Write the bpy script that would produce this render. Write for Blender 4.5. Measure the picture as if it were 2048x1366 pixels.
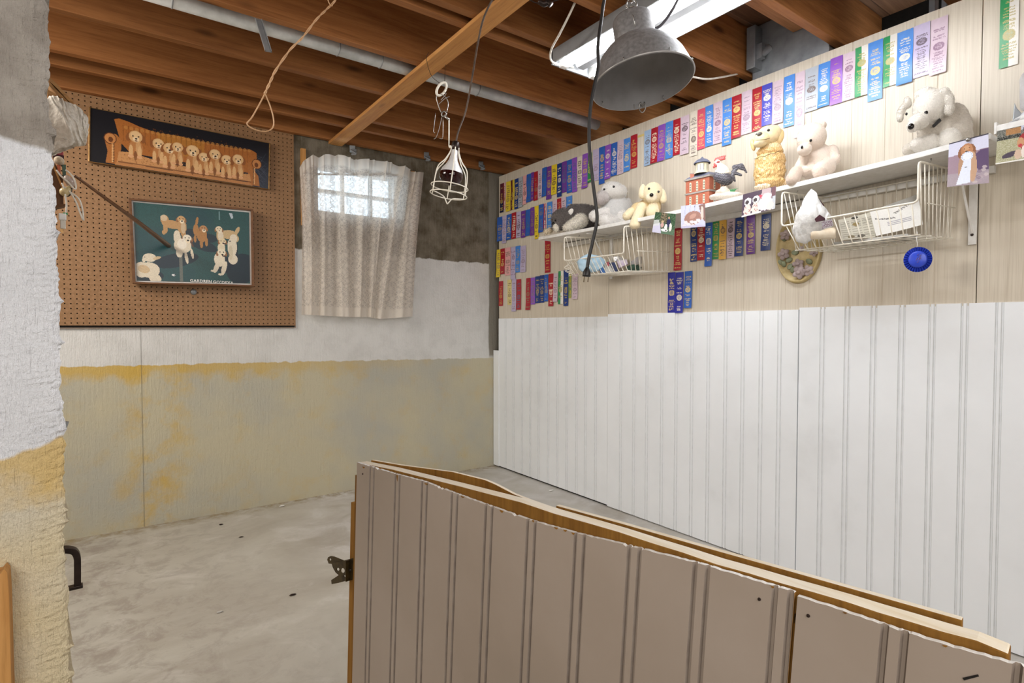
import bpy, bmesh, math, random
import numpy as np
from mathutils import Vector, Matrix
random.seed(7); np.random.seed(7)
S = bpy.context.scene
COL = S.collection
for o in list(bpy.data.objects): bpy.data.objects.remove(o)

# ------------------------------------------------------------ camera
FPX, CX, CY = 1113.0, 1024.0, 683.0
TH = math.radians(35.742); PI_ = math.atan(31/FPX); CAMH = 1.13
cam = bpy.data.cameras.new('camera'); camo = bpy.data.objects.new('camera', cam); COL.objects.link(camo)
cam.sensor_width = 36; cam.lens = 36*FPX/2048; cam.clip_start = .02
camo.location = (0, 0, CAMH); camo.rotation_euler = (math.pi/2-PI_, 0, -TH)
S.camera = camo
# ------------------------------------------------------------ world, light, exposure
S.view_settings.view_transform = 'Standard'; S.view_settings.look = 'None'
S.view_settings.gamma = 1; S.view_settings.use_curve_mapping = False
S.view_settings.exposure = 0.30
w = bpy.data.worlds.new('daylight'); S.world = w; w.use_nodes = True
w.node_tree.nodes['Background'].inputs[0].default_value = (.80, .90, 1, 1)
w.node_tree.nodes['Background'].inputs[1].default_value = 4.5
def area(name, loc, target, sx, sy, power, col):
    l = bpy.data.lights.new(name, 'AREA'); l.shape = 'RECTANGLE'; l.size = sx; l.size_y = sy; l.energy = power; l.color = col
    o = bpy.data.objects.new(name, l); COL.objects.link(o); o.location = loc
    o.rotation_euler = (Vector(target)-Vector(loc)).to_track_quat('-Z', 'Y').to_euler(); return o
area('fill_light_behind', (.2, -1.6, 1.9), (1.3, 2.6, 1.2), 2.2, 1.4, 24, (1, .97, .94))  # unseen soft fill added behind the camera
area('fill_light_overhead', (.6, -.9, 2.3), (.6, -.5, 0), 1.2, .3, 14, (1, .97, .92))  # added fill under the ceiling behind the camera, no fixture modelled
area('fill_light_rear_left', (-1.0, -.5, 1.7), (-.5, 1.3, 1.1), .8, .5, 15, (1, .97, .93))  # unseen fill added to brighten the near wall
area('fill_light_left_bay', (-1.3, 2.5, 2.28), (.9, 2.9, .3), 1.2, .5, 42, (1, .95, .88))  # fill added out of view to brighten the back wall and floor
TUBE_STRENGTH = 35

# ------------------------------------------------------------ geometry of the view: a pixel of the 2048x1366 photo onto a real plane
Cc = Vector((0, 0, CAMH))
FW = Vector((math.sin(TH)*math.cos(PI_), math.cos(TH)*math.cos(PI_), -math.sin(PI_)))
RT = Vector((math.cos(TH), -math.sin(TH), 0)); UP = RT.cross(FW)
def ray(x, y): return FW + RT*((x-CX)/FPX) - UP*((y-CY)/FPX)
def hit(x, y, ax, v):
    d = ray(x, y); return Cc + d*((v-Cc[ax])/d[ax])
def hitn(x, y, n, k):
    d = ray(x, y); return Cc + d*((k-n.dot(Cc))/n.dot(d))
class Fr:   # vertical plane across the line of sight through a point of the room, for modelling free-standing things
    def __init__(s, px, py, X=None, Y=None):
        s.B = hit(px, py, 0, X) if X is not None else hit(px, py, 1, Y)
        L = s.B-Cc; L.z = 0; s.L = L.normalized(); s.R = Vector((s.L.y, -s.L.x, 0)); s.px = px; s.py = py
        s.h = (s.m(px+1, py)-s.m(px, py)).length; s.v = (s.m(px, py+1)-s.m(px, py)).length
    def m(s, px, py, t=0): return hitn(px, py, s.L, s.L.dot(s.B)-t)

# ------------------------------------------------------------ materials
def lin(c):
    if isinstance(c, str):
        c = c.lstrip('#'); c = [int(c[i:i+2], 16)/255 for i in (0, 2, 4)]
        return tuple(x/12.92 if x <= .04045 else ((x+.055)/1.055)**2.4 for x in c)
    return tuple(c[:3])
class NT:
    def __init__(s, name):
        s.m = bpy.data.materials.new(name); s.m.use_nodes = True; s.t = s.m.node_tree; s.n = s.t.nodes
        s.b = s.n['Principled BSDF']; s.out = s.n['Material Output']
    def add(s, ty, **k):
        n = s.n.new(ty)
        for a, v in k.items(): setattr(n, a, v)
        return n
    def link(s, a, b): s.t.links.new(a, b)
    def val(s, sock, v):
        if hasattr(v, 'is_output'): s.link(v, sock)
        else: sock.default_value = v
    def math(s, op, a, b=0, c=0, clamp=False):
        n = s.add('ShaderNodeMath', operation=op, use_clamp=clamp)
        for i, v in enumerate((a, b, c)): s.val(n.inputs[i], v)
        return n.outputs[0]
    def coord(s, scale=(1, 1, 1), kind='Object'):
        c = s.add('ShaderNodeTexCoord'); mp = s.add('ShaderNodeMapping'); s.link(c.outputs[kind], mp.inputs[0])
        mp.inputs['Scale'].default_value = scale; return mp.outputs[0]
    def noise(s, v, scale=5, detail=4, rough=.55, dist=0):
        n = s.add('ShaderNodeTexNoise'); s.link(v, n.inputs['Vector']); n.inputs['Scale'].default_value = scale
        n.inputs['Detail'].default_value = detail; n.inputs['Roughness'].default_value = rough; n.inputs['Distortion'].default_value = dist
        return n.outputs['Fac']
    def step(s, x, lo, hi):
        n = s.add('ShaderNodeMapRange'); n.clamp = True; s.val(n.inputs[0], x); s.val(n.inputs[1], lo); s.val(n.inputs[2], hi); return n.outputs[0]
    def mix(s, f, a, b):
        n = s.add('ShaderNodeMix', data_type='RGBA'); s.val(n.inputs[0], f)
        for i, v in ((6, a), (7, b)):
            if hasattr(v, 'is_output'): s.link(v, n.inputs[i])
            else: n.inputs[i].default_value = (*lin(v), 1)
        return n.outputs[2]
    def bump(s, hgt, st=.3, dist=.01):
        n = s.add('ShaderNodeBump'); n.inputs['Strength'].default_value = st; n.inputs['Distance'].default_value = dist
        s.link(hgt, n.inputs['Height']); s.link(n.outputs[0], s.b.inputs['Normal'])
    def fin(s, col=None, rough=.6, metal=0, spec=None):
        if col is not None:
            if hasattr(col, 'is_output'): s.link(col, s.b.inputs['Base Color'])
            else: s.b.inputs['Base Color'].default_value = (*lin(col), 1)
        s.val(s.b.inputs['Roughness'], rough); s.b.inputs['Metallic'].default_value = metal
        if spec is not None: s.b.inputs['Specular IOR Level'].default_value = spec
        return s.m
def simple(name, c1, c2=None, rough=.55, metal=0, sc=30, bump=.15, bd=.002, stretch=(1, 1, 1), spec=None):
    t = NT(name); v = t.coord(stretch); n = t.noise(v, sc, 4)
    if c2 is None:
        c = lin(c1); c2 = tuple(x*.82 for x in c)
    t.bump(n, bump, bd)
    return t.fin(t.mix(t.step(n, .35, .68), c1, c2), rough, metal, spec)
def vcol(name, rough=.5, bump=0, sc=200, sheen=0, spec=None):
    t = NT(name); a = t.add('ShaderNodeVertexColor'); a.layer_name = 'Col'
    v = t.coord(); n = t.noise(v, sc, 3)
    if bump: t.bump(n, bump, .003)
    c = t.mix(t.step(n, .3, .7), a.outputs[0], a.outputs[0])
    if sheen: t.b.inputs['Sheen Weight'].default_value = sheen
    hs = t.add('ShaderNodeHueSaturation'); t.link(a.outputs[0], hs.inputs['Color']); t.link(t.math('MULTIPLY_ADD', n, .16, .92), hs.inputs['Value'])
    return t.fin(hs.outputs[0], rough, 0, spec)

def concrete_paint(name, ytop_px, wallkind):
    # painted concrete: yellow-grey below, white in the middle, bare above (the paint lines are a property of the wall)
    t = NT(name); v = t.coord(); sep = t.add('ShaderNodeSeparateXYZ'); t.link(v, sep.inputs[0]); x, y, z = sep.outputs
    big = t.noise(v, 1.6, 3, .6); mid = t.noise(v, 7, 5, .6); fine = t.noise(v, 60, 5, .7); tiny = t.noise(v, 220, 3, .7)
    vs = t.noise(t.coord((26, 26, 2.2)), 3, 5, .7)
    edge = t.math('MULTIPLY_ADD', t.noise(t.coord((9, 9, 2)), 2, 4), .035, -.018)
    if wallkind == 'back':
        zl = t.math('ADD', t.math('MULTIPLY_ADD', x, -.016, .914), edge); zh = t.math('ADD', 1.628, edge)
        bare1, bare2, yel, cream, grey = '#837b6c', '#5d5443', '#cda848', '#c4bca2', '#b7b4a6'
        white1, white2 = '#dcdbd8', '#c9c8c4'
    else:
        zl = t.math('ADD', t.math('MULTIPLY_ADD', x, .32, .95), edge); zh = t.math('ADD', t.math('MULTIPLY_ADD', x, -.22, 1.424), edge)
        bare1, bare2, yel, cream, grey = '#b3aca3', '#958d84', '#dbb970', '#dfcda2', '#d9d1bf'
        white1, white2 = '#e9eaee', '#d8d9dd'
    low = t.mix(t.step(big, .42, .62), cream, grey)
    low = t.mix(t.math('MULTIPLY', t.step(mid, .52, .75), .3 if wallkind == 'back' else .5), low, yel)
    band = t.step(t.math('ADD', t.math('SUBTRACT', z, zl), t.math('MULTIPLY_ADD', mid, .30, -.09)), -.05, .03)
    lowband = t.math('MULTIPLY', band, .75)
    if wallkind == 'back':   # old yellow paint left near the form joint on the left
        lj = t.math('SUBTRACT', 1, t.step(t.math('ABSOLUTE', t.math('SUBTRACT', x, .2)), .02, .22))
        low = t.mix(t.math('MULTIPLY', t.math('MULTIPLY', lj, .7), t.step(mid, .45, .65)), low, yel)
        lowband = t.math('MULTIPLY', lowband, t.math('SUBTRACT', 1.0, t.step(x, .3, 2.0)))
    low = t.mix(lowband, low, yel)
    bare = t.mix(t.step(mid, .38, .62), bare1, bare2)
    bare = t.mix(t.math('MULTIPLY', t.step(vs, .5, .75), .45), bare, '#b5aea2' if wallkind != 'back' else '#9c9384')
    white = t.mix(t.step(mid, .45, .8), white1, white2)
    c = t.mix(t.step(t.math('SUBTRACT', z, zl), -.003, .003), low, white)
    c = t.mix(t.step(t.math('SUBTRACT', z, zh), -.004, .004), c, bare)
    if wallkind == 'back':
        e2 = t.math('ADD', 2.452, edge)
        up = t.step(z, .87, .9)
        c = t.mix(t.math('MULTIPLY', t.step(t.math('SUBTRACT', x, e2), 0, .01), up), c, '#8d877b')
        seam = t.math('SUBTRACT', 1, t.step(t.math('ABSOLUTE', t.math('SUBTRACT', x, .133)), .0015, .004))
        c = t.mix(t.math('MULTIPLY', seam, .45), c, '#5e5a50')
    pits = t.math('MULTIPLY', t.step(tiny, .67, .73), t.step(mid, .45, .6)); c = t.mix(t.math('MULTIPLY', pits, .8), c, '#5a5348')
    t.bump(t.math('ADD', t.math('MULTIPLY', fine, .6), t.math('MULTIPLY', vs, .7)), 1.0 if wallkind != 'back' else .55, .014)
    return t.fin(c, .85, 0, .2)

def floor_mat():
    t = NT('floor_concrete'); v = t.coord(); w1 = t.noise(v, 1.1, 5, .6, 1); w2 = t.noise(v, 4, 6, .65, .6); w3 = t.noise(v, 18, 6, .7); sp = t.noise(v, 120, 2, .7)
    c = t.mix(t.step(w1, .4, .62), '#b6b1a5', '#a1998c')
    c = t.mix(t.math('MULTIPLY', t.step(w2, .54, .70), .5), c, '#cdc8c0')
    c = t.mix(t.math('MULTIPLY', t.step(w3, .58, .75), .22), c, '#8f8376')
    sep = t.add('ShaderNodeSeparateXYZ'); t.link(v, sep.inputs[0]); x, y, z = sep.outputs
    # whitewashed strip towards the panelled side
    pale = t.step(t.math('ADD', x, t.math('MULTIPLY', w2, .5)), .95, 1.35)
    c = t.mix(t.math('MULTIPLY', t.math('MULTIPLY', pale, .7), t.step(w2, .3, .65)), c, '#d0cdca')
    dark = t.math('MULTIPLY', t.math('SUBTRACT', 1, t.step(x, -.2, .8)), t.step(t.noise(v, 9, 7, .75, .5), .48, .6)); c = t.mix(t.math('MULTIPLY', dark, .55), c, '#7f7268')
    c = t.mix(t.math('MULTIPLY', t.step(sp, .73, .76), t.step(w2, .5, .55)), c, '#4b443b')
    far = t.step(y, 3.6, 3.72); c = t.mix(t.math('MULTIPLY', far, t.step(w3, .4, .6)), c, '#8b7a58')
    t.bump(t.math('ADD', w2, t.math('MULTIPLY', w3, .4)), .2, .01)
    return t.fin(c, t.math('MULTIPLY_ADD', w2, .4, .35), 0, .4)

def wood(name, c1, c2, c3, axis='x', rough=.6, sc=1.0, knots=True):
    t = NT(name); st = {'x': (1.2, 22, 22), 'y': (22, 1.2, 22), 'z': (22, 22, 1.2)}[axis]
    # a different grain on every board
    oi = t.add('ShaderNodeObjectInfo'); tc = t.add('ShaderNodeTexCoord'); ad = t.add('ShaderNodeVectorMath', operation='ADD')
    rv = t.add('ShaderNodeCombineXYZ'); r10 = t.math('MULTIPLY', oi.outputs['Random'], 31.0)
    for i in range(3): t.link(r10, rv.inputs[i])
    t.link(tc.outputs['Object'], ad.inputs[0]); t.link(rv.outputs[0], ad.inputs[1])
    mp = t.add('ShaderNodeMapping'); t.link(ad.outputs[0], mp.inputs[0]); mp.inputs['Scale'].default_value = tuple(a*sc for a in st)
    g = t.noise(mp.outputs[0], 1.6, 6, .62, .8); g2 = t.noise(mp.outputs[0], 7, 4, .6)
    c = t.mix(t.step(g, .35, .66), c1, c2); c = t.mix(t.math('MULTIPLY', t.step(g2, .5, .75), .5), c, c3)
    if knots:
        kst = {'x': (2.2, 7, 7), 'y': (7, 2.2, 7), 'z': (7, 7, 2.2)}[axis]
        m2 = t.add('ShaderNodeMapping'); t.link(ad.outputs[0], m2.inputs[0]); m2.inputs['Scale'].default_value = kst
        vo = t.add('ShaderNodeTexVoronoi'); t.link(m2.outputs[0], vo.inputs['Vector']); vo.inputs['Scale'].default_value = 1.1
        kk = t.math('SUBTRACT', 1, t.step(t.math('ADD', vo.outputs['Distance'], t.math('MULTIPLY', g2, .06)), .09, .19))
        c = t.mix(t.math('MULTIPLY', kk, .8), c, tuple(x*.35 for x in lin(c3)))
    rnd = t.add('ShaderNodeHueSaturation'); t.link(c, rnd.inputs['Color']); t.link(t.math('MULTIPLY_ADD', oi.outputs['Random'], .3, .85), rnd.inputs['Value'])
    t.bump(g, .25, .003)
    return t.fin(rnd.outputs[0], rough, 0, .3)

def panel_mat(name, c1, c2, wood_streak=True):
    t = NT(name); v = t.coord((1, 70, 1.5)); g = t.noise(v, 1.5, 5, .6); f2 = t.noise(t.coord((1, 240, 3)), 1.5, 3); sm = t.noise(t.coord(), 3, 5)
    c = t.mix(t.step(g if wood_streak else sm, .35, .7), c1, c2)
    if wood_streak: c = t.mix(t.math('MULTIPLY', t.step(f2, .52, .7), .4), c, '#a5967e')
    else: c = t.mix(t.math('MULTIPLY', t.step(sm, .58, .78), .12), c, '#a9a59b')
    t.bump(f2, .08 if wood_streak else .02, .001)
    return t.fin(c, .42, 0, .35)

M = {}
M['peg'] = simple('pegboard_brown', '#9a7450', '#86633f', .6, sc=60)
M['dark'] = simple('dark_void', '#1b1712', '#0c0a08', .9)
M['joist'] = wood('joist_wood', '#a87040', '#8b582e', '#6b3f1f', 'x')
M['plank'] = wood('plank_wood', '#cb9558', '#b98047', '#935f30', 'y')
M['sub'] = wood('subfloor_wood', '#7d5a40', '#664632', '#4c3223', 'x', knots=False)
M['blockw'] = wood('block_wood', '#b78257', '#a06d45', '#84552f', 'x')
M['panel'] = panel_mat('cream_panelling', '#d6ccbb', '#cabfad')
M['bead'] = panel_mat('white_beadboard', '#f0f3f6', '#e9ecef', False)
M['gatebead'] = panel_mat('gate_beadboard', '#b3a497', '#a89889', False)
M['groove'] = simple('groove_grey', '#8f857a', '#7b7066', .7)
M['ply'] = wood('chipboard_edge', '#f4ecdc', '#ecdfc6', '#d8c19a', 'y', .8, knots=False)
M['plydark'] = wood('hardboard_edge', '#9a6d2c', '#825820', '#664316', 'z', .8, knots=False)
M['white'] = simple('white_paint', '#eceae6', '#e0ddd7', .45, sc=40, bump=.05)
M['wire'] = simple('white_coated_wire', '#efe9dc', '#e2dac8', .35, sc=40, bump=.03)
M['galv'] = simple('galvanised_metal', '#a8abad', '#85898c', .45, .6, sc=9, bump=.1)
M['greypipe'] = simple('grey_painted_pipe', '#d9dbda', '#b5b9b8', .5, .15, sc=14, bump=.2)
M['steel'] = simple('steel_wire', '#b9b6b0', '#8b8780', .3, .9, sc=30)
M['chrome'] = simple('chrome', '#f2f2f2', '#e4e4e4', .35, .45, sc=10, bump=.02)
M['lampgrey'] = simple('lamp_grey', '#8c8a8a', '#747272', .6, .25, sc=90, bump=.3)
M['lampin'] = simple('lamp_inner_grey', '#8e8c8c', '#828080', .6, .15, sc=20, bump=.05)
M['blackrub'] = simple('black_rubber', '#1d1a19', '#0f0d0d', .45, sc=40)
M['browncord'] = simple('brown_cord', '#5c4a3c', '#3d3027', .5, sc=40)
M['beigecord'] = simple('beige_cord', '#cfa67c', '#b78c63', .55, sc=60)
M['whitecord'] = simple('white_cord', '#e6e0d4', '#d3ccbe', .5, sc=60)
M['brass'] = simple('aged_brass', '#5c4c2c', '#3a2f1c', .45, .75, sc=50, bump=.3)
M['darkmetal'] = simple('dark_brown_metal', '#3a2b25', '#241a16', .4, .5, sc=50)
M['redglass'] = simple('dark_red_glass', '#2c0608', '#180304', .08, .1, sc=20, bump=0)
M['walnut'] = wood('walnut_frame', '#7d5636', '#65422a', '#4b2f1c', 'x', .4, knots=False)
M['goldframe'] = simple('gold_frame_metal', '#b8915c', '#8d6a3e', .35, .7, sc=50)
M['print'] = vcol('print_ink', .32)
M['satin'] = vcol('satin_ribbon', .34, .1, 60)
M['plush'] = vcol('plush_fabric', .95, .8, 160, sheen=.4, spec=.1)
M['ceram'] = vcol('painted_ceramic', .25, .35, 110)
M['fig'] = vcol('painted_resin', .4, .25, 140)
M['glossblack'] = simple('glossy_black', '#16120f', '#0a0807', .12, bump=0)
M['cloth'] = simple('white_lace_cloth', '#ddd6ca', '#c5bdb0', .9, sc=120, bump=.8, bd=.004)
M['basketwood'] = wood('bentwood', '#b98c58', '#8c6438', '#5f4022', 'x', .6, knots=False)
M['brownwood'] = wood('dark_shelf_wood', '#6a4526', '#523319', '#38210f', 'z', .6, knots=False)
M['bluecloth'] = simple('pale_blue_cloth', '#b9d2e2', '#9dbdd2', .9, sc=30, bump=.5)
M['stud'] = wood('stud_wood', '#cf9a5b', '#b98245', '#8f5f2c', 'z')
M['floor'] = floor_mat()
M['wallback'] = concrete_paint('painted_concrete_back', 0, 'back')
M['walllef'] = concrete_paint('painted_concrete_front', 0, 'left')
M['plain'] = simple('grey_concrete', '#bdb9b2', '#a9a59d', .85, sc=8, bump=.4)
M['greenp'] = simple('green_tag', '#3f8f57', '#2f7a47', .5)
M['redcan'] = simple('red_box_print', '#a5434d', '#8c3440', .5)
M['yellowtape'] = simple('yellow_tape', '#d8c37c', '#cdb56a', .6)
def glass():
    t = NT('window_glass'); t.b.inputs['Transmission Weight'].default_value = 1; t.b.inputs['IOR'].default_value = 1.02
    v = t.coord(); n = t.noise(v, 3); t.fin('#e8f2f8', .05); return t.m
M['glass'] = glass()
def clearplastic():
    t = NT('clear_plastic'); v = t.coord(); n = t.noise(v, 40, 3); t.bump(n, .8, .01)
    t.b.inputs['Transmission Weight'].default_value = .75; t.b.inputs['IOR'].default_value = 1.15; return t.fin('#e9eaf2', .25)
M['clear'] = clearplastic()
def lace():
    t = NT('lace_curtain'); tc = t.add('ShaderNodeUVMap'); sep = t.add('ShaderNodeSeparateXYZ'); t.link(tc.outputs[0], sep.inputs[0]); u, v, _ = sep.outputs
    # vertical scalloped bands and flower figures woven in a sheer ground
    wav = t.math('MULTIPLY', t.math('SINE', t.math('MULTIPLY', v, 190)), .012)
    uu = t.math('FRACT', t.math('MULTIPLY', t.math('ADD', u, wav), 13))
    line = t.math('SUBTRACT', 1, t.step(t.math('ABSOLUTE', t.math('SUBTRACT', uu, .5)), .05, .09))
    mp = t.add('ShaderNodeMapping'); t.link(tc.outputs[0], mp.inputs[0]); mp.inputs['Scale'].default_value = (95, 80, 1)
    vo = t.add('ShaderNodeTexVoronoi', feature='DISTANCE_TO_EDGE'); t.link(mp.outputs[0], vo.inputs[0]); vo.inputs['Scale'].default_value = 1
    fl = t.math('SUBTRACT', 1, t.step(vo.outputs['Distance'], .05, .16))
    vo2 = t.add('ShaderNodeTexVoronoi'); t.link(mp.outputs[0], vo2.inputs[0]); vo2.inputs['Scale'].default_value = .34
    blob = t.math('SUBTRACT', 1, t.step(vo2.outputs['Distance'], .28, .45))
    den = t.math('MAXIMUM', t.math('MAXIMUM', t.math('MULTIPLY', line, .9), t.math('MULTIPLY', fl, .75)), t.math('MULTIPLY', blob, .8))
    header = t.step(v, .925, .94); hem = t.math('SUBTRACT', 1, t.step(v, .055, .065))
    den = t.math('MAXIMUM', den, t.math('MAXIMUM', header, t.math('MULTIPLY', hem, .8)))
    alpha = t.math('MULTIPLY_ADD', den, .22, .76, clamp=True)
    df = t.add('ShaderNodeBsdfDiffuse'); tr = t.add('ShaderNodeBsdfTranslucent'); tp = t.add('ShaderNodeBsdfTransparent')
    cc = t.mix(den, '#ddd4ca', '#f0e8dd'); t.link(cc, df.inputs[0]); t.link(cc, tr.inputs[0])
    m1 = t.add('ShaderNodeMixShader'); m1.inputs[0].default_value = .4; t.link(df.outputs[0], m1.inputs[1]); t.link(tr.outputs[0], m1.inputs[2])
    m2 = t.add('ShaderNodeMixShader'); t.link(alpha, m2.inputs[0]); t.link(tp.outputs[0], m2.inputs[1]); t.link(m1.outputs[0], m2.inputs[2])
    bp = t.add('ShaderNodeBump'); bp.inputs['Strength'].default_value = .5; bp.inputs['Distance'].default_value = .003; t.link(den, bp.inputs['Height']); t.link(bp.outputs[0], df.inputs['Normal'])
    t.link(m2.outputs[0], t.out.inputs[0]); return t.m
M['lace'] = lace()
def tube_mat():
    t = NT('lit_fluorescent_tube'); t.b.inputs['Emission Color'].default_value = (.93, .96, 1, 1); t.b.inputs['Emission Strength'].default_value = TUBE_STRENGTH
    return t.fin('#ffffff', .4)
M['tube'] = tube_mat()
M['gdark'] = simple('dark_groove', '#978a7e', '#85776c', .7)  # darker tone for the sides of the gate grooves
M['wgroove'] = simple('wall_groove', '#dfe1e2', '#d3d5d6', .6)
M['reflect'] = simple('reflector_enamel', '#8f9091', '#858687', .5, sc=20, bump=.02)

# ------------------------------------------------------------ mesh helpers
def rootloc(p):
    while p is not None and p.parent is not None: p = p.parent
    return Vector(p.location) if p is not None else Vector((0, 0, 0))
def thing(name, label, cat, loc=(0, 0, 0), group=None):
    o = bpy.data.objects.new(name, None); o.empty_display_size = .02; COL.objects.link(o); o.location = loc
    o['label'] = label; o['category'] = cat
    if group: o['group'] = group
    return o
def tag(o, label, cat, group=None):
    o['label'] = label; o['category'] = cat
    if group: o['group'] = group
    return o
def struct(o): o['kind'] = 'structure'; return o
def mkobj(name, me, mat, parent=None, origin=None, smooth=False):
    off = rootloc(parent) if parent is not None else Vector(origin or (0, 0, 0))
    if off.length > 0: me.transform(Matrix.Translation(-off))
    if mat is not None and len(me.materials) == 0: me.materials.append(mat)
    if smooth: me.polygons.foreach_set('use_smooth', [True]*len(me.polygons))
    o = bpy.data.objects.new(name, me); COL.objects.link(o)
    if parent is not None: o.parent = parent
    else: o.location = off
    return o
class MB:
    def __init__(s): s.v = []; s.f = []; s.c = None
    def add(s, vs, fs):
        k = len(s.v); s.v += [tuple(p) for p in vs]; s.f += [tuple(i+k for i in f) for f in fs]; return s
    def box(s, a, b):
        x0, y0, z0 = a; x1, y1, z1 = b
        return s.add([(x0, y0, z0), (x1, y0, z0), (x1, y1, z0), (x0, y1, z0), (x0, y0, z1), (x1, y0, z1), (x1, y1, z1), (x0, y1, z1)],
                     [(3, 2, 1, 0), (4, 5, 6, 7), (0, 1, 5, 4), (1, 2, 6, 5), (2, 3, 7, 6), (3, 0, 4, 7)])
    def obox(s, c, ax, ay, az):   # oriented box, half-extent vectors
        c = Vector(c); P = []
        for k in (-1, 1):
            for i, j in ((-1, -1), (1, -1), (1, 1), (-1, 1)): P.append(c+ax*i+ay*j+az*k)
        return s.add(P, [(3, 2, 1, 0), (4, 5, 6, 7), (0, 1, 5, 4), (1, 2, 6, 5), (2, 3, 7, 6), (3, 0, 4, 7)])
    def prism(s, poly, dirv):   # closed 3-D polygon extruded along a vector
        n = len(poly); d = Vector(dirv); P = [Vector(p) for p in poly]; s.add(P+[p+d for p in P],
              [tuple(range(n-1, -1, -1)), tuple(range(n, 2*n))]+[(i, (i+1) % n, n+(i+1) % n, n+i) for i in range(n)]); return s
    def tube(s, pts, r, seg=8, cap=True):
        pts = [Vector(p) for p in pts]; n = len(pts); rr = r if isinstance(r, (list, tuple)) else [r]*n
        T = [(pts[min(i+1, n-1)]-pts[max(i-1, 0)]).normalized() for i in range(n)]
        a = Vector((0, 0, 1)) if abs(T[0].z) < .9 else Vector((1, 0, 0)); N = (a-T[0]*a.dot(T[0])).normalized(); V = []
        for i in range(n):
            N = (N-T[i]*N.dot(T[i])).normalized(); Bn = T[i].cross(N)
            for k in range(seg):
                q = 2*math.pi*k/seg; V.append(pts[i]+(N*math.cos(q)+Bn*math.sin(q))*rr[i])
        F = [(i*seg+k, i*seg+(k+1) % seg, (i+1)*seg+(k+1) % seg, (i+1)*seg+k) for i in range(n-1) for k in range(seg)]
        if cap: F += [tuple(range(seg-1, -1, -1)), tuple((n-1)*seg+k for k in range(seg))]
        return s.add(V, F)
    def ring(s, c, n, R, r, seg=28, sub=6, ratio=1):
        c = Vector(c); n = Vector(n).normalized(); a = n.orthogonal().normalized(); b = n.cross(a)
        P = [c+(a*math.cos(2*math.pi*i/seg)+b*math.sin(2*math.pi*i/seg))*R for i in range(seg+1)]
        return s.tube(P, r, sub, False)
    def lathe(s, base, axis, prof, seg=32, e=None):
        base = Vector(base); ax = Vector(axis).normalized(); a = (Vector(e) if e is not None else ax.orthogonal()).normalized(); a = (a-ax*a.dot(ax)).normalized(); b = ax.cross(a); V = []
        for r, h in prof:
            for k in range(seg):
                q = 2*math.pi*k/seg; V.append(base+ax*h+(a*math.cos(q)+b*math.sin(q))*r)
        F = [(i*seg+k, i*seg+(k+1) % seg, (i+1)*seg+(k+1) % seg, (i+1)*seg+k) for i in range(len(prof)-1) for k in range(seg)]
        return s.add(V, F)
    def build(s, name, mat, parent=None, origin=None, smooth=False, bevel=0, bseg=2):
        me = bpy.data.meshes.new(name); me.from_pydata(s.v, [], s.f); me.update()
        bm = bmesh.new(); bm.from_mesh(me); bmesh.ops.recalc_face_normals(bm, faces=bm.faces); bm.to_mesh(me); bm.free()
        o = mkobj(name, me, mat, parent, origin, smooth)
        if bevel:
            m = o.modifiers.new('bevel', 'BEVEL'); m.width = bevel; m.segments = bseg; m.limit_method = 'ANGLE'; m.angle_limit = .6
        return o
def smoothpts(P, n=8):
    P = [Vector(p) for p in P]; Q = [P[0]*2-P[1]]+P+[P[-1]*2-P[-2]]; out = []
    for i in range(1, len(Q)-2):
        for k in range(n):
            t = k/n; a, b, c, d = Q[i-1], Q[i], Q[i+1], Q[i+2]
            out.append(.5*((2*b)+(c-a)*t+(2*a-5*b+4*c-d)*t*t+(3*b-a-3*c+d)*t**3))
    out.append(P[-1]); return out
def setcols(me, cols_per_face):   # face colours -> corner attribute
    a = me.color_attributes.new('Col', 'FLOAT_COLOR', 'CORNER')
    cnt = np.array([p.loop_total for p in me.polygons]); c = np.repeat(np.asarray(cols_per_face, dtype=np.float32), cnt, axis=0)
    c4 = np.ones((len(c), 4), dtype=np.float32); c4[:, :3] = c; a.data.foreach_set('color', c4.ravel())

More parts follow.
